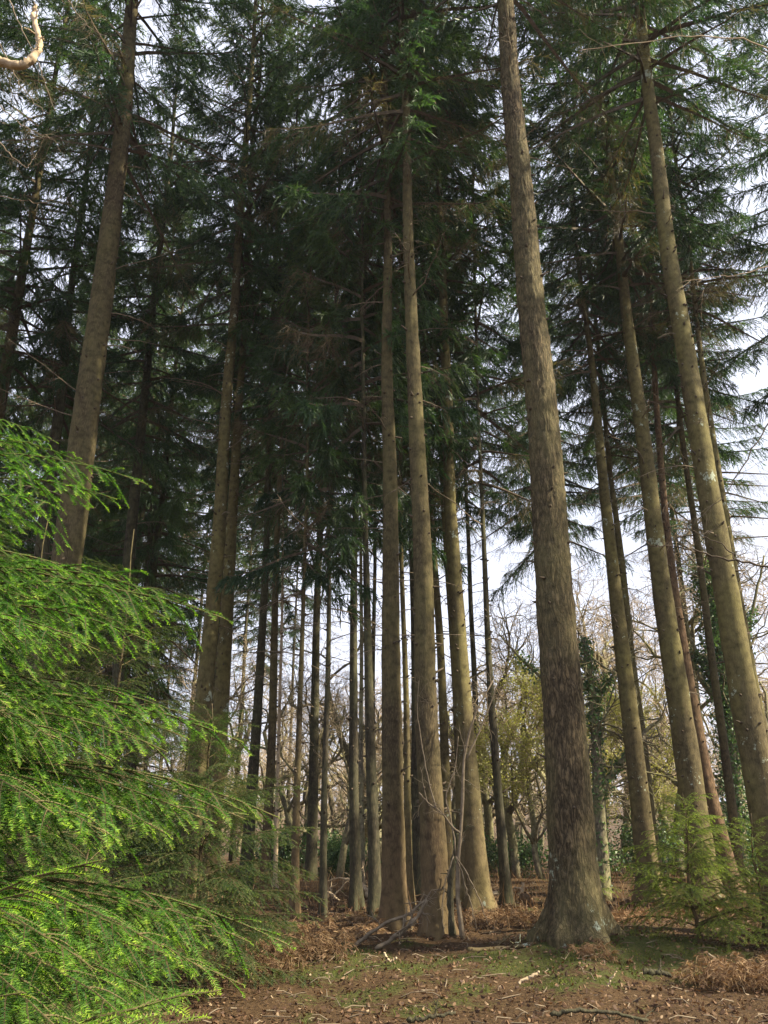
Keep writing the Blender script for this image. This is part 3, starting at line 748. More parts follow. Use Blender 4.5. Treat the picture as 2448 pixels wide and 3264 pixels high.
ivy_tree([(1600, 1915), (1590, 1700), (1575, 1500), (1548, 1350), (1520, 1220)], 25, 'ivy_clad_tree', 'oak smothered in green ivy right of the reddish pegged trunk', 5, 15000, 1.05, 0.25,
         [([(1580, 1560), (1530, 1450), (1500, 1400), (1470, 1300)], 0.10), ([(1560, 1420), (1620, 1350), (1650, 1200)], 0.09)])
ivy_tree([(1305, 1950), (1298, 1800), (1290, 1640), (1280, 1500), (1262, 1380)], 21, 'ivy_clad_tree', 'dark ivy wrapped oak with an arching limb half hidden by the biggest fir', 8, 3400, 0.34, 0.20,
         [([(1295, 1720), (1320, 1670), (1362, 1625), (1395, 1580), (1430, 1550)], 0.11), ([(1285, 1560), (1300, 1490), (1330, 1450), (1345, 1400)], 0.07),
          ([(1280, 1480), (1215, 1500), (1130, 1430), (1095, 1390), (1085, 1350)], 0.055)])

def shrub(x, y, w, h, seed, n, name, label, size=0.045, mat=None):
    rng = np.random.default_rng(seed); g = hgt(x, y)
    mb = MB(); C = []
    for k in range(14):
        th = rng.uniform(0, 6.28); e = rng.uniform(0.2, 1)
        tip = np.array([math.cos(th) * w * e, math.sin(th) * w * e * 0.8, h * rng.uniform(0.5, 1.0)])
        u = np.linspace(0, 1, 6)[:, None]
        P = tip * u + np.array([0, 0, 1]) * np.sin(u * 3.1) * 0.15 * h + rng.normal(0, 0.03, (6, 3))
        P[0] = rng.normal(0, 0.08, 3) * [1, 1, 0]
        tube(mb, P, np.linspace(0.025, 0.006, 6), 4, 1)
        m = n // 14; a = rng.uniform(0.15, 1, m) * 4.999; i = a.astype(int)
        C.append(P[i] + (P[i + 1] - P[i]) * (a - i)[:, None] + rng.normal(0, 1, (m, 3)) * [0.26 * w, 0.26 * w, 0.17 * h])
    C = np.concatenate(C); C[:, 2] = np.abs(C[:, 2])
    leaf_cloud(mb, C, size, seed)
    o = link(name, mb.mesh(name, [mat or IVY, WOOD_DEAD], False), None, (x, y, g)); tag(o, label, 'shrub', 'evergreen shrubs behind the trunks')
    return o
SH = [(-6.6, 30, 1.6, 2.4), (-3.9, 33, 1.5, 2.2), (-1.4, 31, 1.3, 1.8), (1.4, 30, 1.5, 2.2), (4.4, 31, 1.4, 1.7), (10.5, 27, 1.8, 2.4), (12.8, 25, 1.8, 3.0), (9.2, 31, 1.5, 2.6), (6.6, 29, 1.2, 1.5), (15.5, 29, 2.0, 3.4), (-9.5, 27, 1.8, 2.5)]
SL = ['dark glossy shrub behind the dark mossy based trunk', 'dark holly shrub behind the pale dead pole', 'dark holly shrub behind the slender dark green pole', 'dark evergreen shrub glimpsed behind the mossy footed trunk',
      'low evergreen shrub right of the crooked thin trunk', 'grey green shrub beneath the ivy smothered oak', 'broad grey green shrub at the right edge under the ivy', 'dark holly behind the smooth sunlit trunk',
      'small evergreen shrub glimpsed right of the biggest fir', 'tall evergreen shrub beyond the right edge', 'evergreen shrub hidden deep behind the hemlock']
for i, ((x, y, w, h), l) in enumerate(zip(SH, SL)):
    shrub(x, y, w, h * 0.75, 200 + i, 4200, 'evergreen_shrub', l, 0.055)
SHM = [bpy.data.objects['evergreen_shrub'].data, bpy.data.objects['evergreen_shrub.003'].data, bpy.data.objects['evergreen_shrub.005'].data]
rng = random.Random(19)
for i in range(9):
    y = rng.uniform(38, 95); x = (-0.5 + 1.02 * (i + rng.random()) / 34) * y; s = rng.uniform(1.1, 2.0)
    o = link('distant_shrub', SHM[i % 3], None, (x, y, hgt(x, y)), (0, 0, rng.uniform(0, 6.28)), (s * 1.3, s * 1.3, s))
    tag(o, 'distant dark evergreen shrub low among the bare broadleaf trees', 'shrub', 'distant evergreen shrubs')

# ------------------------------------------------------------------ western hemlock: boughs with real needles
def hemlock_bough(seed, L=1.5, sp=0.0046, nw=0.0018, nlen=1.0, wide=0.52, tb=0.0, pw=1.05, mat=None):
    rng = np.random.default_rng(seed + 7000); mb = MB()
    axes = []      # (points, needle_from, fresh)
    n = 14; s = np.linspace(0, 1, n)
    M = np.stack([L * s, np.cumsum(rng.normal(0, 0.008, n)) * L, L * (0.07 * np.sin(s * 2.6) - 0.10 * s ** 3)], -1); M[0] = 0
    tube(mb, M, np.linspace(0.008, 0.0018, n), 5, 1)
    axes.append((M, 0.35, 1.0))
    k = 0; a = 0.10
    while a < 0.985:
        side = 1 if k % 2 else -1; k += 1
        i = min(int(a * (n - 1)), n - 2); o = M[i] + (M[i + 1] - M[i]) * (a * (n - 1) - i)
        l = L * (wide * (1 - a) ** pw * min(1, 0.35 + a * 2.4) * rng.uniform(0.55, 1.12)) + 0.045
        ang = math.radians(rng.uniform(36, 62)); m = 8; u = np.linspace(0, 1, m)[:, None]
        d = np.array([math.cos(ang), side * math.sin(ang), rng.normal(0, 0.10)])
        Q = o + d * l * u + np.array([0.10, -side * 0.08, 0]) * l * u ** 2 + np.array([0, 0, -1]) * l * rng.uniform(0.2, 0.85) * u ** 1.6
        tube(mb, Q, np.linspace(0.0034, 0.001, m), 3, 1, 0.5, False)
        axes.append((Q, 0.12, 0.9))
        if l > 0.12:
            b = 0.16; kk = 0
            while b < 0.93:
                s2 = 1 if kk % 2 else -1; kk += 1
                j = min(int(b * (m - 1)), m - 2); o2 = Q[j] + (Q[j + 1] - Q[j]) * (b * (m - 1) - j)
                l2 = l * 0.34 * (1 - b) ** 0.8 * rng.uniform(0.5, 1.15) + 0.022
                t = unit(Q[j + 1] - Q[j]); sd = unit(np.cross([0, 0, 1.0], t)) * s2
                d2 = unit(t * 0.75 + sd * rng.uniform(0.55, 0.95) + [0, 0, rng.normal(-0.08, 0.12)])
                m2 = 5; u2 = np.linspace(0, 1, m2)[:, None]
                Q2 = o2 + d2 * l2 * u2 + np.array([0, 0, -1]) * l2 * rng.uniform(0.08, 0.4) * u2 ** 2
                axes.append((Q2, 0.05, 0.75))
                b += rng.uniform(0.045, 0.085) / l
        a += rng.uniform(0.022, 0.044) / L * 1.5
    NV = []; NT = []; TW = []
    for P, f0, fresh in axes:
        seg = np.linalg.norm(np.diff(P, axis=0), axis=1); tot = seg.sum(); c = np.concatenate([[0], np.cumsum(seg)]) / tot
        cnt = max(4, int(tot * (1 - f0) / sp)); u = np.linspace(f0, 1, cnt) 
        C = np.stack([np.interp(u, c, P[:, j]) for j in range(3)], -1)
        ix = np.clip(np.searchsorted(c, u) - 1, 0, len(P) - 2); t = unit((P[1:] - P[:-1])[ix])
        upv = np.array([0, 0, 1.0]); sd = unit(np.cross(t, upv)); up2 = np.cross(sd, t)
        for sg in (-1, 1, 0):
            cc = cnt
            fwd = rng.uniform(0.25, 0.65, (cc, 1)); lift = rng.normal(0.18 if sg else 1.0, 0.22, (cc, 1))
            d = unit(t * fwd + sd * (sg if sg else rng.normal(0, .3)) + up2 * lift)
            nlg = rng.uniform(0.012, 0.020, (cc, 1)) * (1 if sg else 0.6) * nlen
            nlg *= np.clip((1.02 - u[:, None]) * 9, 0.35, 1)
            w = unit(t + up2 * rng.normal(0, 0.4, (cc, 1))) * nw
            b = C + rng.normal(0, 0.0006, (cc, 3))
            sel = slice(None) if sg else slice(0, None, 2)
            NV.append(np.stack([b - w, b + w, b + d * nlg], 1)[sel].reshape(-1, 3))
            rem = (1 - u) * tot
            tt = tb + 0.12 + 0.07 * rng.normal(0, 1, cc) + 0.75 * fresh * np.exp(-rem / 0.030) + 0.34 * rng.random() ** 2  # pale fresh tips; old needles set darker to deepen shade between tiers
            NT.append(np.repeat(np.clip(tt, 0, 1)[sel], 3))
    V = np.concatenate(NV); mb.add(V, np.arange(len(V)).reshape(-1, 3), 0, np.concatenate(NT))
    return mb.mesh('branch', [mat or HEMLOCK, SHOOT], False)
HB = [hemlock_bough(i, 1.5) for i in range(6)]
HB_S = [hemlock_bough(30 + i, 0.8, 0.0085, 0.0032, 1.35, wide=0.5, tb=0.46, pw=0.85, mat=HEMLOCK_DULL) for i in range(3)]  # tint raised to stand in for sun missing on the saplings
HB_N = [hemlock_bough(70 + i, 1.0, 0.0042, 0.0016, 1.0, wide=0.30, tb=0.3) for i in range(2)]  # tint raised so the nearest tips look sunlit
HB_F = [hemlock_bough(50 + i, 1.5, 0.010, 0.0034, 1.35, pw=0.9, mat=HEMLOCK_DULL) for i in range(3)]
NTRI = sum(len(m.polygons) for m in HB)
print('hemlock bough polys', NTRI)

def hemlock(x, y, H, R, nb, seed, label, group, low=0.12, meshes=HB, L0=1.5, up=0.0, shape=0.75, stem=0.035, top=0.94, azr=None, whorl=0, sag=0):
    rng = random.Random(seed); g = hgt(x, y)
    root = bpy.data.objects.new('hemlock_tree', None); COL.objects.link(root); root.location = (x, y, g)
    tag(root, label, 'tree', group)
    mb = MB(); z = np.linspace(-0.1, H, 16)
    P = np.stack([np.cumsum(np.random.default_rng(seed).normal(0, 0.012, 16)), np.cumsum(np.random.default_rng(seed + 1).normal(0, 0.012, 16)), z], -1)
    tube(mb, P, np.linspace(stem, 0.005, 16), 8)
    link('trunk', mb.mesh('trunk', [BARK_BROWN]), root)
    for b in range(nb):
        t = low + (top - low) * (b + rng.random()) / nb
        if whorl: t = round(t / whorl) * whorl + rng.uniform(-0.012, 0.012)
        th = b * 2.39996 + rng.uniform(-0.3, 0.3)
        if azr is not None: th = math.radians(rng.uniform(*azr))
        ln = R * max(0.12, (1 - t)) ** shape * rng.uniform(0.75, 1.12)
        s = ln / L0; k = min(15, int(t * 15))
        p = P[min(15, k)] * 1.0; p = np.array([p[0], p[1], t * H])
        pit = math.radians(rng.uniform(-10, 8) - 22 * t - up + sag)
        sc = max(s, 0.18)
        link('branch', rng.choice(meshes), root, p, (rng.uniform(-0.2, 0.2), pit, th), (sc, sc * rng.uniform(0.8, 1.1) * (1.25 if sc < .7 else 1), sc))
    return root
HG = 'hemlocks crowding the left foreground'
HX, HY = -2.35, 3.3
big = hemlock(HX, HY, 3.6, 0.7, 10, 1, 'large bright green hemlock filling the lower left, sunlit drooping tips', HG, 0.03, shape=0.40, whorl=0.105, sag=6)
rng = random.Random(8)
def bough_to(root, o, tip, k, roll=0.0, meshes=HB, L0=1.5):
    o, tip = Vector(o), Vector(tip); d = tip - o; L = d.length
    d = d + Vector((0, 0, 0.06 * L)); X = d.normalized(); Y = Vector((0, 0, 1)).cross(X).normalized(); Zv = X.cross(Y)
    q = Matrix((X, Y, Zv)).transposed().to_quaternion() @ Quaternion((1, 0, 0), roll)
    s = L / L0
    link('branch', meshes[k % len(meshes)], root, o - root.location, q.to_euler(), (s, s, s))
TIPS = [(308, 1038, 4.1), (240, 1065, 3.8), (190, 1000, 4.6), (95, 1080, 3.3), (20, 960, 4.0), (120, 950, 5.0),
 (480, 1330, 4.3), (420, 1300, 5.0), (310, 1290, 5.4), (330, 1385, 3.8), (210, 1400, 3.4), (120, 1360, 2.9), (60, 1290, 3.8), (360, 1330, 4.7),
 (520, 1595, 4.4), (440, 1560, 5.0), (350, 1620, 3.8), (225, 1630, 3.3), (110, 1590, 2.8), (300, 1545, 4.8), (60, 1540, 3.6), (400, 1590, 4.2),
 (600, 1762, 5.0), (530, 1745, 5.4), (440, 1770, 4.3), (330, 1800, 3.6), (200, 1800, 3.1), (80, 1760, 2.7), (300, 1730, 5.0), (520, 1775, 4.6),
 (620, 2035, 5.0), (530, 2050, 4.6), (430, 2090, 3.9), (330, 2050, 3.5), (200, 2090, 3.0), (70, 2050, 2.8), (470, 2030, 5.2), (370, 2190, 3.6), (240, 2220, 3.1), (110, 2240, 2.8), (520, 2130, 4.3)]
for i, (px, py, D) in enumerate(TIPS):
    D = 1.0 + D * 0.5
    tip = at(px, py, D)[0]
    oz = max(0.12, tip.z + rng.uniform(0.02, 0.14))
    ox = HX
    bough_to(big, (ox + rng.uniform(-.05, .05), HY + rng.uniform(-.2, .1), oz), tip, i, rng.uniform(-0.25, 0.25))
    for c in range(1 if i % 3 == 0 else 0):
        t2 = tip + Vector((rng.uniform(-0.45, -0.1), rng.uniform(-0.35, 0.35), rng.uniform(-0.15, 0.1)))
        bough_to(big, (ox, HY, oz + rng.uniform(-.1, .1)), t2, i + 2, rng.uniform(-0.4, 0.4))
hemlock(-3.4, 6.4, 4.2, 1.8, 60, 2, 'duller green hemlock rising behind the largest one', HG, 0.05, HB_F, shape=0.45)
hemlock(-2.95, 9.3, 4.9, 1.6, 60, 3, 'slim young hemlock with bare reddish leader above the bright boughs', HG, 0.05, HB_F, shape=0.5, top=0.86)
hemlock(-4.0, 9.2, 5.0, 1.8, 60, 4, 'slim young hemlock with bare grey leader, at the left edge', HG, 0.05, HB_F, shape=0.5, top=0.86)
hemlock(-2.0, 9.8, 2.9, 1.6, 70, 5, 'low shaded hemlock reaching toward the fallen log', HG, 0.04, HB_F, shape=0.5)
hemlock(-1.9, 5.6, 1.5, 1.1, 60, 6, 'low hemlock at ground level under the large one, beside brown litter', HG, 0.03, shape=0.45)
near = hemlock(-1.75, 2.55, 0.95, 0.5, 12, 7, 'small hemlock nearest the viewer with bright yellow green tips at the bottom', HG, 0.2, HB_S, 0.8, shape=0.5)
for i, (px, py, D, ox, oz) in enumerate([(205, 1843, 2.3, -1.75, 0.90), (90, 1915, 2.2, -1.75, 0.85), (465, 2148, 2.6, -1.75, 0.55), (440, 2185, 2.5, -1.75, 0.5), (300, 2215, 2.4, -1.75, 0.45), (55, 2130, 2.3, -1.75, 0.7)]):
    bough_to(near, (ox, 2.55, oz), at(px, py, D)[0], i, rng.uniform(-0.3, 0.3), HB_N, 1.0)
HR = 'hemlock saplings at the right'
hemlock(4.35, 12.6, 1.95, 1.45, 62, 8, 'young hemlock with forked stems standing right of the biggest fir', HR, 0.12, HB_S, 0.8, shape=0.6, whorl=0.115)
hemlock(5.35, 12.9, 1.75, 1.1, 36, 9, 'young hemlock close behind the forked one, sunlit yellow green', HR, 0.08, HB_S, 0.8, shape=0.6)
hemlock(6.0, 12.2, 1.5, 1.0, 50, 10, 'broad low hemlock sapling near the right edge', HR, 0.15, HB_S, 0.8, shape=0.6)
hemlock(4.9, 11.2, 0.62, 0.6, 14, 11, 'tiny hemlock seedling on the moss in front of the forked sapling', HR, 0.15, HB_S, 0.8, shape=0.5)
hemlock(3.6, 16.5, 1.8, 0.8, 22, 12, 'thin hemlock sapling with sparse sprays close behind the biggest fir', HR, 0.2, HB_S, 0.8, shape=0.6)
hemlock(7.0, 12.0, 1.6, 1.0, 40, 13, 'hemlock sapling cut by the right edge', HR, 0.1, HB_S, 0.8, shape=0.6)

# ------------------------------------------------------------------ deadwood, sticks, logs
def stick(name, label, pts, D, r0, r1, mat, cat='branch', group=None, twigs=0, tl=0.4, sides=8, seed=0, jit=0.006, n=22, ground=False, down=0.0, parts=()):
    P = poly(pts, D, n, jit, seed)
    if ground:
        for p in P: p[2] = max(p[2], hgt(p[0], p[1]) + r0 * 0.4)
    base = P[0].copy()
    mb = MB(); rr = np.linspace(r0, r1, n) * (1 + 0.10 * np.random.default_rng(seed).normal(0, 1, n))
    tube(mb, P - base, rr, sides)
    if twigs: sub_twigs(mb, P - base, twigs, tl, r1 * 0.6, seed + 1, 0, 0.25, down)
    o = link(name, mb.mesh(name, [mat]), None, base); tag(o, label, cat, group)
    for k, (pp, a, b) in enumerate(parts):
        Q = poly(pp, D, 18, jit, seed + 10 + k); m2 = MB(); tube(m2, Q - Q[0], np.linspace(a, b, 18), 6)
        sub_twigs(m2, Q - Q[0], 5, tl, b * 0.7, seed + 30 + k, 0, 0.3, down)
        link('limb', m2.mesh('limb', [mat]), o, Q[0] - base)
    return o
# forked dead sapling clump in front of the grey trunk
stick('dead_sapling', 'forked pale grey dead sapling leaning between the two thick trunks', [(1002, 2038), (993, 1985), (986, 1900), (992, 1830), (1000, 1740), (1000, 1660), (1010, 1590), (1030, 1530), (1065, 1470)], 13.3, 0.040, 0.010, WOOD_DEAD, 'sapling', None, 9, 0.6, seed=41, jit=0.004,
      parts=[([(996, 1800), (980, 1790), (955, 1755), (925, 1735), (905, 1712)], 0.022, 0.010), ([(945, 1752), (925, 1690), (912, 1610), (900, 1540), (905, 1470)], 0.014, 0.004),
             ([(1008, 1640), (1040, 1570), (1075, 1480), (1095, 1430)], 0.016, 0.005), ([(986, 1850), (975, 1770), (960, 1720), (985, 1660), (990, 1590)], 0.016, 0.006)])
stick('dead_sapling', 'short dark rotten stem beside the forked pale sapling', [(978, 2030), (972, 1950), (975, 1880), (985, 1830), (990, 1800)], 13.4, 0.055, 0.028, BARK_DARK, 'sapling', None, 4, 0.3, seed=43)
for i, (pts, lab) in enumerate([
    ([(985, 1850), (1010, 1890), (1035, 1940), (1055, 2000)], 'thin bent twig arching down right of the forked sapling, outermost'),
    ([(985, 1850), (1003, 1905), (1020, 1960), (1030, 2010)], 'thin bent twig arching down beside the outermost one'),
    ([(980, 1850), (962, 1900), (955, 1960), (958, 2015)], 'thin twig hanging down left of the forked sapling')]):
    stick('dead_twig', lab, pts, 13.25, 0.012, 0.006, WOOD_DEAD, 'twig', 'thin twigs round the forked sapling', 3, 0.3, 5, 60 + i)
# branches leaning at the foot of the trunks
stick('fallen_branch', 'grey fallen branch propped against the mossy footed trunk, upper one', [(765, 2045), (800, 2015), (840, 1990), (885, 1975), (918, 1945)], 13.0, 0.028, 0.018, WOOD_DEAD, 'branch', 'fallen branches', 7, 0.5, seed=71)
stick('fallen_branch', 'thick fallen branch propped against the mossy footed trunk, lower one', [(812, 2050), (845, 2030), (880, 2005), (905, 1975), (922, 1945)], 12.6, 0.032, 0.022, WOOD_DEAD, 'branch', 'fallen branches', 6, 0.4, seed=72)
stick('fallen_branch', 'short curled pale stick on the moss', [(831, 2058), (836, 2072), (845, 2078), (856, 2068)], 10.9, 0.016, 0.012, WOOD_PALE, 'stick', 'fallen branches', 0, seed=73, ground=True)
stick('fallen_branch', 'long mossy fallen branch left of the biggest fir', [(1010, 2052), (1060, 2055), (1110, 2050), (1160, 2062)], 12.2, 0.035, 0.025, BARK_OLIVE, 'branch', 'fallen branches', 4, 0.3, seed=74, ground=True)
stick('fallen_branch', 'thin stick lying on the litter right of the biggest fir', [(1530, 2060), (1560, 2085), (1600, 2115), (1640, 2135)], 10.5, 0.014, 0.010, WOOD_DEAD, 'stick', 'fallen branches', 1, 0.2, seed=75)
stick('fallen_branch', 'half buried thin branch along the bottom edge, right of centre', [(1190, 2192), (1250, 2182), (1320, 2186), (1400, 2204)], 7.4, 0.017, 0.011, BARK_DARK, 'branch', 'fallen branches', 5, 0.2, seed=76, ground=True)
stick('fallen_branch', 'dark short stick at the bottom edge, left of centre', [(880, 2206), (930, 2196), (985, 2188)], 7.4, 0.018, 0.012, BARK_DARK, 'stick', 'fallen branches', 1, 0.15, seed=77, ground=True)
stick('fallen_branch', 'pale straight stick on brown litter below the biggest fir', [(1120, 2125), (1145, 2112), (1165, 2100)], 9.3, 0.016, 0.012, WOOD_PALE, 'stick', 'fallen branches', 0, seed=78, ground=True)
stick('fallen_branch', 'short slanting stick upright in the moss below the biggest fir', [(1312, 2132), (1322, 2112), (1332, 2098)], 9.2, 0.010, 0.006, WOOD_PALE, 'stick', 'fallen branches', 0, seed=79)
stick('fallen_branch', 'dark short branch in the hollow right of the mossy ridge', [(1390, 2098), (1420, 2100), (1450, 2106)], 9.8, 0.03, 0.022, BARK_DARK, 'branch', 'fallen branches', 1, 0.2, seed=80, ground=True)
# fallen logs and their pale broken boughs
stick('fallen_log', 'sunlit fallen log lying behind the slender orange pole', [(600, 1955), (640, 1962), (675, 1958), (700, 1972), (740, 1975), (772, 1980)], 20.5, 0.16, 0.10, WOOD_PALE, 'log', 'fallen logs', 3, 0.8, 12, 81, 0.02,
      parts=[([(740, 1975), (732, 1950), (718, 1935), (705, 1925)], 0.05, 0.03), ([(800, 1935), (790, 1918), (770, 1902), (742, 1898)], 0.06, 0.03)])
stick('fallen_log', 'fallen log with torn orange end left of the biggest fir', [(1040, 1925), (1080, 1940), (1130, 1952), (1185, 1965)], 21.5, 0.11, 0.13, WOOD_PALE, 'log', 'fallen logs', 2, 0.6, 12, 82, 0.02)
stick('tree_stump', 'small rotten orange stump left of the biggest fir', [(1142, 1972), (1140, 1950), (1136, 1938)], 19.0, 0.17, 0.11, BARK_RED, 'stump', None, 4, 0.2, 10, 83, 0.03)
stick('fallen_branch', 'thin grey branch slanting down in the gap under the hemlock tips', [(640, 1990), (660, 2005), (690, 2025)], 17, 0.03, 0.02, WOOD_DEAD, 'branch', 'fallen branches', 3, 0.3, seed=84)
# near hanging oak deadwood and twigs
stick('dead_bough', 'bleached curved broken bough hooking in from the top left corner', [(-40, 118), (0, 132), (25, 142), (50, 140), (70, 128), (84, 108), (85, 85), (78, 60), (70, 35), (76, 12)], 5.0, 0.042, 0.016, WOOD_PALE, 'bough', None, 4, 0.12, seed=91, n=40, jit=0.005, sides=10)
TW = [([(-30, 60), (10, 110), (40, 180), (75, 225), (105, 245)], 5.6), ([(20, 0), (50, 70), (80, 130), (100, 180), (120, 240)], 5.8), ([(-20, 200), (10, 240), (60, 280), (95, 290), (130, 310)], 6.0), ([(140, -10), (170, 35), (195, 60), (230, 80)], 6.4), ([(-10, 300), (30, 340), (60, 365), (80, 330)], 6.0), ([(-20, 420), (30, 430), (90, 440), (130, 425)], 6.6)]
TWL = ['bare oak twig under the bleached hooked bough, leftmost', 'bare oak twig hanging straight down past the bleached hooked bough', 'bare knobbly oak twig below the bleached hooked bough', 'bare oak twig slanting from the top edge right of the hooked bough',
       'bare oak twig with an upturned tip low at the upper left', 'lowest level oak twig at the upper left, among dark boughs']
for i, (p, D) in enumerate(TW):
    stick('oak_twig', TWL[i], p, D, 0.0065, 0.0022, WOOD_DEAD, 'twig', 'bare oak twigs at the upper left', 8, 0.35, 5, 101 + i, 0.006)
RT = [([(1700, 1225), (1610, 1216), (1560, 1205), (1500, 1190), (1450, 1178), (1405, 1180)], 7.0, 'long dark twig crossing the white flecked trunk', 0.012, 9),
      ([(1598, 1218), (1560, 1175), (1500, 1150), (1430, 1105)], 7.2, 'dark twig forking up left from the long crossing twig', 0.007, 5),
      ([(1700, 880), (1660, 905), (1610, 1000), (1565, 1075), (1510, 1120)], 7.0, 'slanting dark twig in the bright sky at the right edge', 0.009, 8),
      ([(1700, 120), (1600, 80), (1480, 78), (1350, 95), (1250, 110)], 7.5, 'long thin yellowish twig stretching across the upper right', 0.010, 12),
      ([(1700, 560), (1620, 590), (1540, 600), (1470, 610)], 7.5, 'thin arching twig below the upper right boughs', 0.007, 8)]
for i, (p, D, l, r, k) in enumerate(RT):
    stick('oak_twig', l, p, D, r, r * 0.35, WOOD_LIMB if i < 3 else TWIG_TAN, 'twig', 'oak twigs reaching in from the right', k, 0.5, 5, 120 + i, 0.008)
    
# ------------------------------------------------------------------ bracken, litter, moss, grass
def bracken(x, y, w, h, nf, seed, label):
    rng = np.random.default_rng(seed); mb = MB(); g = hgt(x, y); V = []; T = []
    for f in range(nf):
        th = rng.uniform(0, 6.28); r = w * math.sqrt(rng.random()); o = np.array([math.cos(th) * r, math.sin(th) * r * 0.7, 0]); o[2] = hgt(x + o[0], y + o[1]) - g
        L = h * rng.uniform(0.7, 1.8); az_ = rng.uniform(0, 6.28); d = np.array([math.cos(az_), math.sin(az_), 0])
        n = 9; u = np.linspace(0, 1, n)[:, None]
        e = rng.uniform(0.7, 1.7)
        P = o + d * L * u * rng.uniform(0.25, 0.8) + np.array([0, 0, 1]) * L * (e * u - 0.9 * e * u ** 2.2)
        P[:, 2] = np.maximum(P[:, 2], o[2] + 0.01)
        tube(mb, P, np.linspace(0.0035, 0.0012, n), 3, 0, 0.8, False)
        for i in range(2, n):
            for sg in (-1, 1):
                for _ in range(3):
                    sd = np.cross(d, [0, 0, 1]) * sg
                    q = P[i] + rng.normal(0, 0.01, 3); l = 0.13 * (1.15 - i / n) * rng.uniform(0.5, 1.2)
                    dd = unit(sd + d * 0.4 + np.array([0, 0, rng.normal(-0.5, 0.35)])); ww = unit(np.cross(dd, rng.normal(0, 1, 3))) * l * 0.055
                    V.append([q, q + dd * l * 0.5 + ww, q + dd * l, q + dd * l * 0.5 - ww]); T.append(rng.random())
    V = np.array(V).reshape(-1, 3); mb.add(V, np.arange(len(V)).reshape(-1, 4), 0, np.repeat(T, 4))
    o = link('bracken_clump', mb.mesh('bracken_clump', [BRACKEN], False), None, (x, y, g)); tag(o, label, 'bracken', 'clumps of dead bracken')
for i, (px, py, w, h, nf, lab) in enumerate([
    (640, 2085, 0.65, 0.38, 150, 'rusty orange dead bracken heap at the hemlock edge'), (560, 2110, 0.5, 0.22, 70, 'flattened brown bracken under the low hemlock tips'),
    (1620, 2125, 0.65, 0.36, 170, 'rusty dead bracken clump in the lower right corner'), (1090, 2000, 1.1, 0.34, 190, 'brown bracken and stems behind the forked sapling'),
    (1400, 1985, 1.3, 0.25, 140, 'low dead bracken in sun beneath the hemlock saplings'), (1300, 2090, 0.35, 0.16, 22, 'sparse bracken wisp on the foot of the biggest fir'),
    (700, 2010, 1.2, 0.3, 120, 'dead bracken in front of the fallen log'), (880, 1995, 0.9, 0.3, 110, 'brown bracken round the foot of the reddish centre trunk'),
    (1620, 1985, 1.4, 0.45, 170, 'tawny bracken bank at the right edge behind the saplings')]):
    ang = math.atan((py - 1106) / F) - PITCH; D = CAMZ / math.tan(ang); p, _ = at(px, py, D)
    bracken(p.x, p.y, w, h, nf, 300 + i, lab)

def scatter(n, ymin, ymax, seed, power=1.4):
    r = np.random.default_rng(seed); y = ymin + (ymax - ymin) * r.random(n) ** power
    x = r.uniform(-0.55, 0.62, n) * (y + 1.5)
    return x, y, r
x, y, r = scatter(34000, 5.2, 24, 1)
keep = np.array([mossf(a, b) < 0.42 + 0.45 * r.random() or r.random() < 0.6 for a, b in zip(x, y)])
x, y = x[keep], y[keep]
for bx_, by_, br_ in BASES:      # leaves drifted against the trunks
    k = 110 if by_ < 19 else 50; th = r.uniform(0, 6.28, k); rr_ = br_ * 1.15 + np.abs(r.normal(0, 0.22, k))
    x = np.concatenate([x, bx_ + np.cos(th) * rr_]); y = np.concatenate([y, by_ + np.sin(th) * rr_])
nL = len(x)
z = np.array([hgt(a, b) for a, b in zip(x, y)]) + r.uniform(0.008, 0.035, nL)
C = np.stack([x, y, z], -1); nrm = unit(r.normal(0, 0.6, (nL, 3)) + [0, 0, 1]); d = unit(np.cross(nrm, r.normal(0, 1, (nL, 3)))); w = np.cross(d, nrm)
s = r.uniform(0.008, 0.030, (nL, 1)) * (1 + (y[:, None] - 6) * 0.01)
curl = r.uniform(-0.1, 0.9, (nL, 1))
V = np.stack([C - d * s + nrm * s * curl, C - d * s * 0.3 + w * s * 0.45, C + d * s * 0.45 + w * s * 0.5, C + d * s + nrm * s * curl, C + d * s * 0.45 - w * s * 0.5, C - d * s * 0.3 - w * s * 0.45], 1).reshape(-1, 3)
mb = MB(); idx = np.arange(nL)[:, None] * 6
mb.add(V, np.concatenate([idx + [0, 1, 2, 3], idx + [0, 3, 4, 5]]), 0, np.repeat(r.random(nL) ** 2.0, 6))
tag(link('leaf_litter', mb.mesh('leaf_litter', [OAKLEAF], False)), 'fallen brown oak leaves scattered over the forest floor', 'leaf litter', None, 'stuff')

x, y, r = scatter(90000, 5.2, 17, 2)
mv = np.array([mossf(a, b) for a, b in zip(x, y)]); keep = mv > 0.5 + 0.2 * r.random(len(x)); x, y = x[keep], y[keep]; n = len(x)
z = np.array([hgt(a, b) for a, b in zip(x, y)]) - 0.004
C = np.stack([x, y, z], -1); d = unit(r.normal(0, 0.55, (n, 3)) + [0, 0, 1.0]); h = r.uniform(0.015, 0.065, (n, 1)); w = unit(np.cross(d, r.normal(0, 1, (n, 3)))) * 0.006
V = np.stack([C - w, C + w, C + d * h], 1).reshape(-1, 3)
tint = np.array([0.45 + 0.5 * noise.noise((a * 0.8, b * 0.8, 3)) for a, b in zip(x, y)]) + r.normal(0, 0.15, n)
mb = MB(); mb.add(V, np.arange(len(V)).reshape(-1, 3), 0, np.repeat(np.clip(tint, 0, 1), 3))
tag(link('moss', mb.mesh('moss', [MOSS], False)), 'green and yellowish moss carpeting parts of the forest floor', 'moss', None, 'stuff')

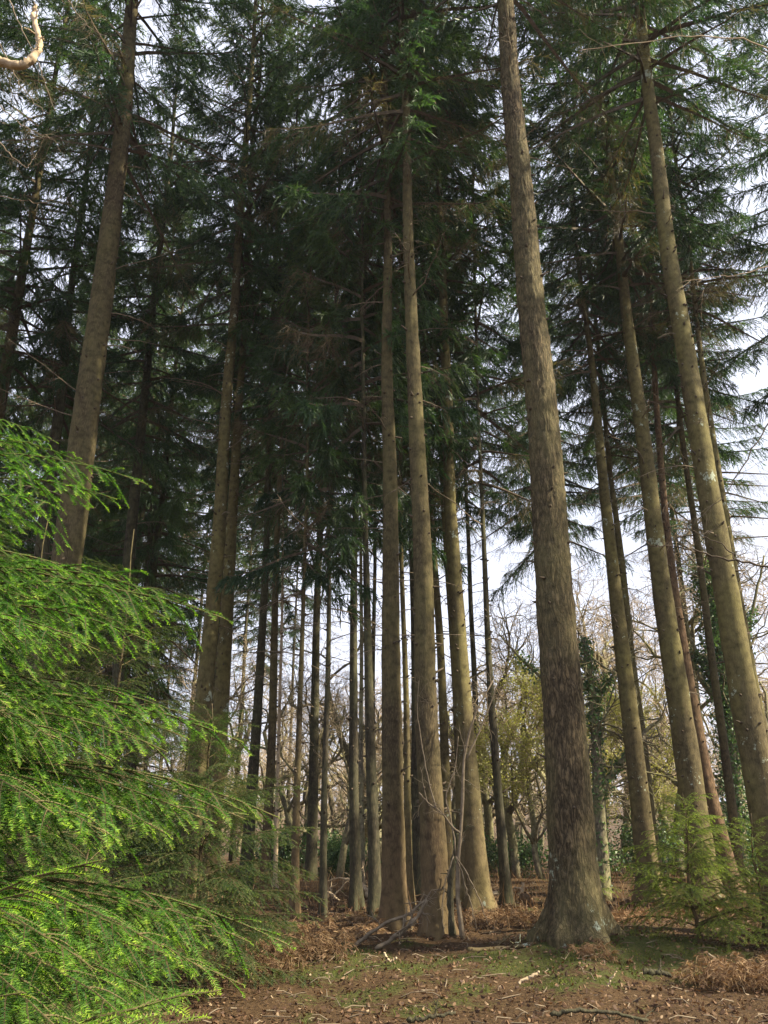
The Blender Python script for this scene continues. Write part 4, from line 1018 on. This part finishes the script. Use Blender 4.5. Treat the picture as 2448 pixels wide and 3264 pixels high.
x, y, r = scatter(60000, 5.2, 22, 9); n = len(x)
z = np.array([hgt(a, b) for a, b in zip(x, y)]) + r.uniform(0.002, 0.012, n)
C = np.stack([x, y, z], -1); d = unit(r.normal(0, 1, (n, 3)) * [1, 1, 0.25]); w = unit(np.cross(d, [0, 0, 1.0])) * 0.0028; l = r.uniform(0.008, 0.03, (n, 1))
mb = MB(); mb.add(np.stack([C - d * l - w, C - d * l + w, C + d * l], 1).reshape(-1, 3), np.arange(3 * n).reshape(-1, 3), 0, np.repeat(r.random(n) ** 1.5, 3))
tag(link('needle_litter', mb.mesh('needle_litter', [BRACKEN], False)), 'russet fallen needles and crumbs matted over the forest floor', 'needle litter', None, 'stuff')
x, y, r = scatter(1500, 5.2, 26, 4, 1.2); mb = MB()
for a, b in zip(x, y):
    th = r.uniform(0, 6.28); l = r.uniform(0.06, 0.35); z0 = hgt(a, b) + 0.02; zz = r.uniform(-0.01, 0.06)
    P = np.array([[a, b, z0], [a + math.cos(th) * l * .5 + r.normal(0, .02), b + math.sin(th) * l * .5, z0 + 0.01 + zz * .7], [a + math.cos(th + .3) * l, b + math.sin(th + .3) * l, z0 + zz]])
    tube(mb, P, [0.006, 0.005, 0.003], 4, 0, 0.5, False)
tag(link('twig_litter', mb.mesh('twig_litter', [WOOD_DEAD])), 'small fallen twigs strewn among the leaves', 'twig litter', None, 'stuff')
# dry undergrowth stems standing behind the trunks
x, y, r = scatter(5200, 15.5, 33, 6, 1.0); mb = MB(); V = []; T = []
n = len(x); z = np.array([hgt(a, b) for a, b in zip(x, y)])
C = np.stack([x, y, z], -1); d = unit(r.normal(0, 0.4, (n, 3)) + [0, 0, 1.0]); h = r.uniform(0.15, 0.65, (n, 1)); w = unit(np.cross(d, r.normal(0, 1, (n, 3)))) * 0.007
k = unit(d + r.normal(0, 0.5, (n, 3)))
V = np.stack([C - w, C + w, C + d * h * .6 + w * .6, C + d * h * .6 - w * .6, C + d * h * .6 + k * h * .5], 1).reshape(-1, 3)
idx = np.arange(n)[:, None] * 5
mb.add(V, idx + [0, 1, 2, 3], 0, np.repeat(r.random(n), 5)); mb.f.append((idx + [3, 2, 4], 0))
tag(link('undergrowth', mb.mesh('undergrowth', [BRACKEN], False)), 'dry brown stems of undergrowth between and behind the trunks', 'undergrowth', None, 'stuff')
m, N, L = newmat('air')
v = N.new('ShaderNodeVolumePrincipled'); v.inputs['Density'].default_value = 0.0003; v.inputs['Color'].default_value = (0.86, 0.90, 1.0, 1); v.inputs['Anisotropy'].default_value = 0.3
o = N.new('ShaderNodeOutputMaterial'); L.new(v.outputs[0], o.inputs['Volume'])
mb = MB(); X0, X1, Y0, Y1, Z0, Z1 = -320, 320, -75, 620, -8, 50
mb.add([(x, y, z) for z in (Z0, Z1) for y in (Y0, Y1) for x in (X0, X1)], [(0, 2, 3, 1), (4, 5, 7, 6), (0, 1, 5, 4), (2, 6, 7, 3), (0, 4, 6, 2), (1, 3, 7, 5)], 0)
tag(link('haze', mb.mesh('haze', [m], False)), 'thin bluish air between the trunks and the far wood', 'haze', None, 'stuff')
S.cycles.volume_bounces = 0
print('meshes', len(bpy.data.meshes), 'polys', sum(len(m.polygons) for m in bpy.data.meshes), 'objects', len(S.objects))
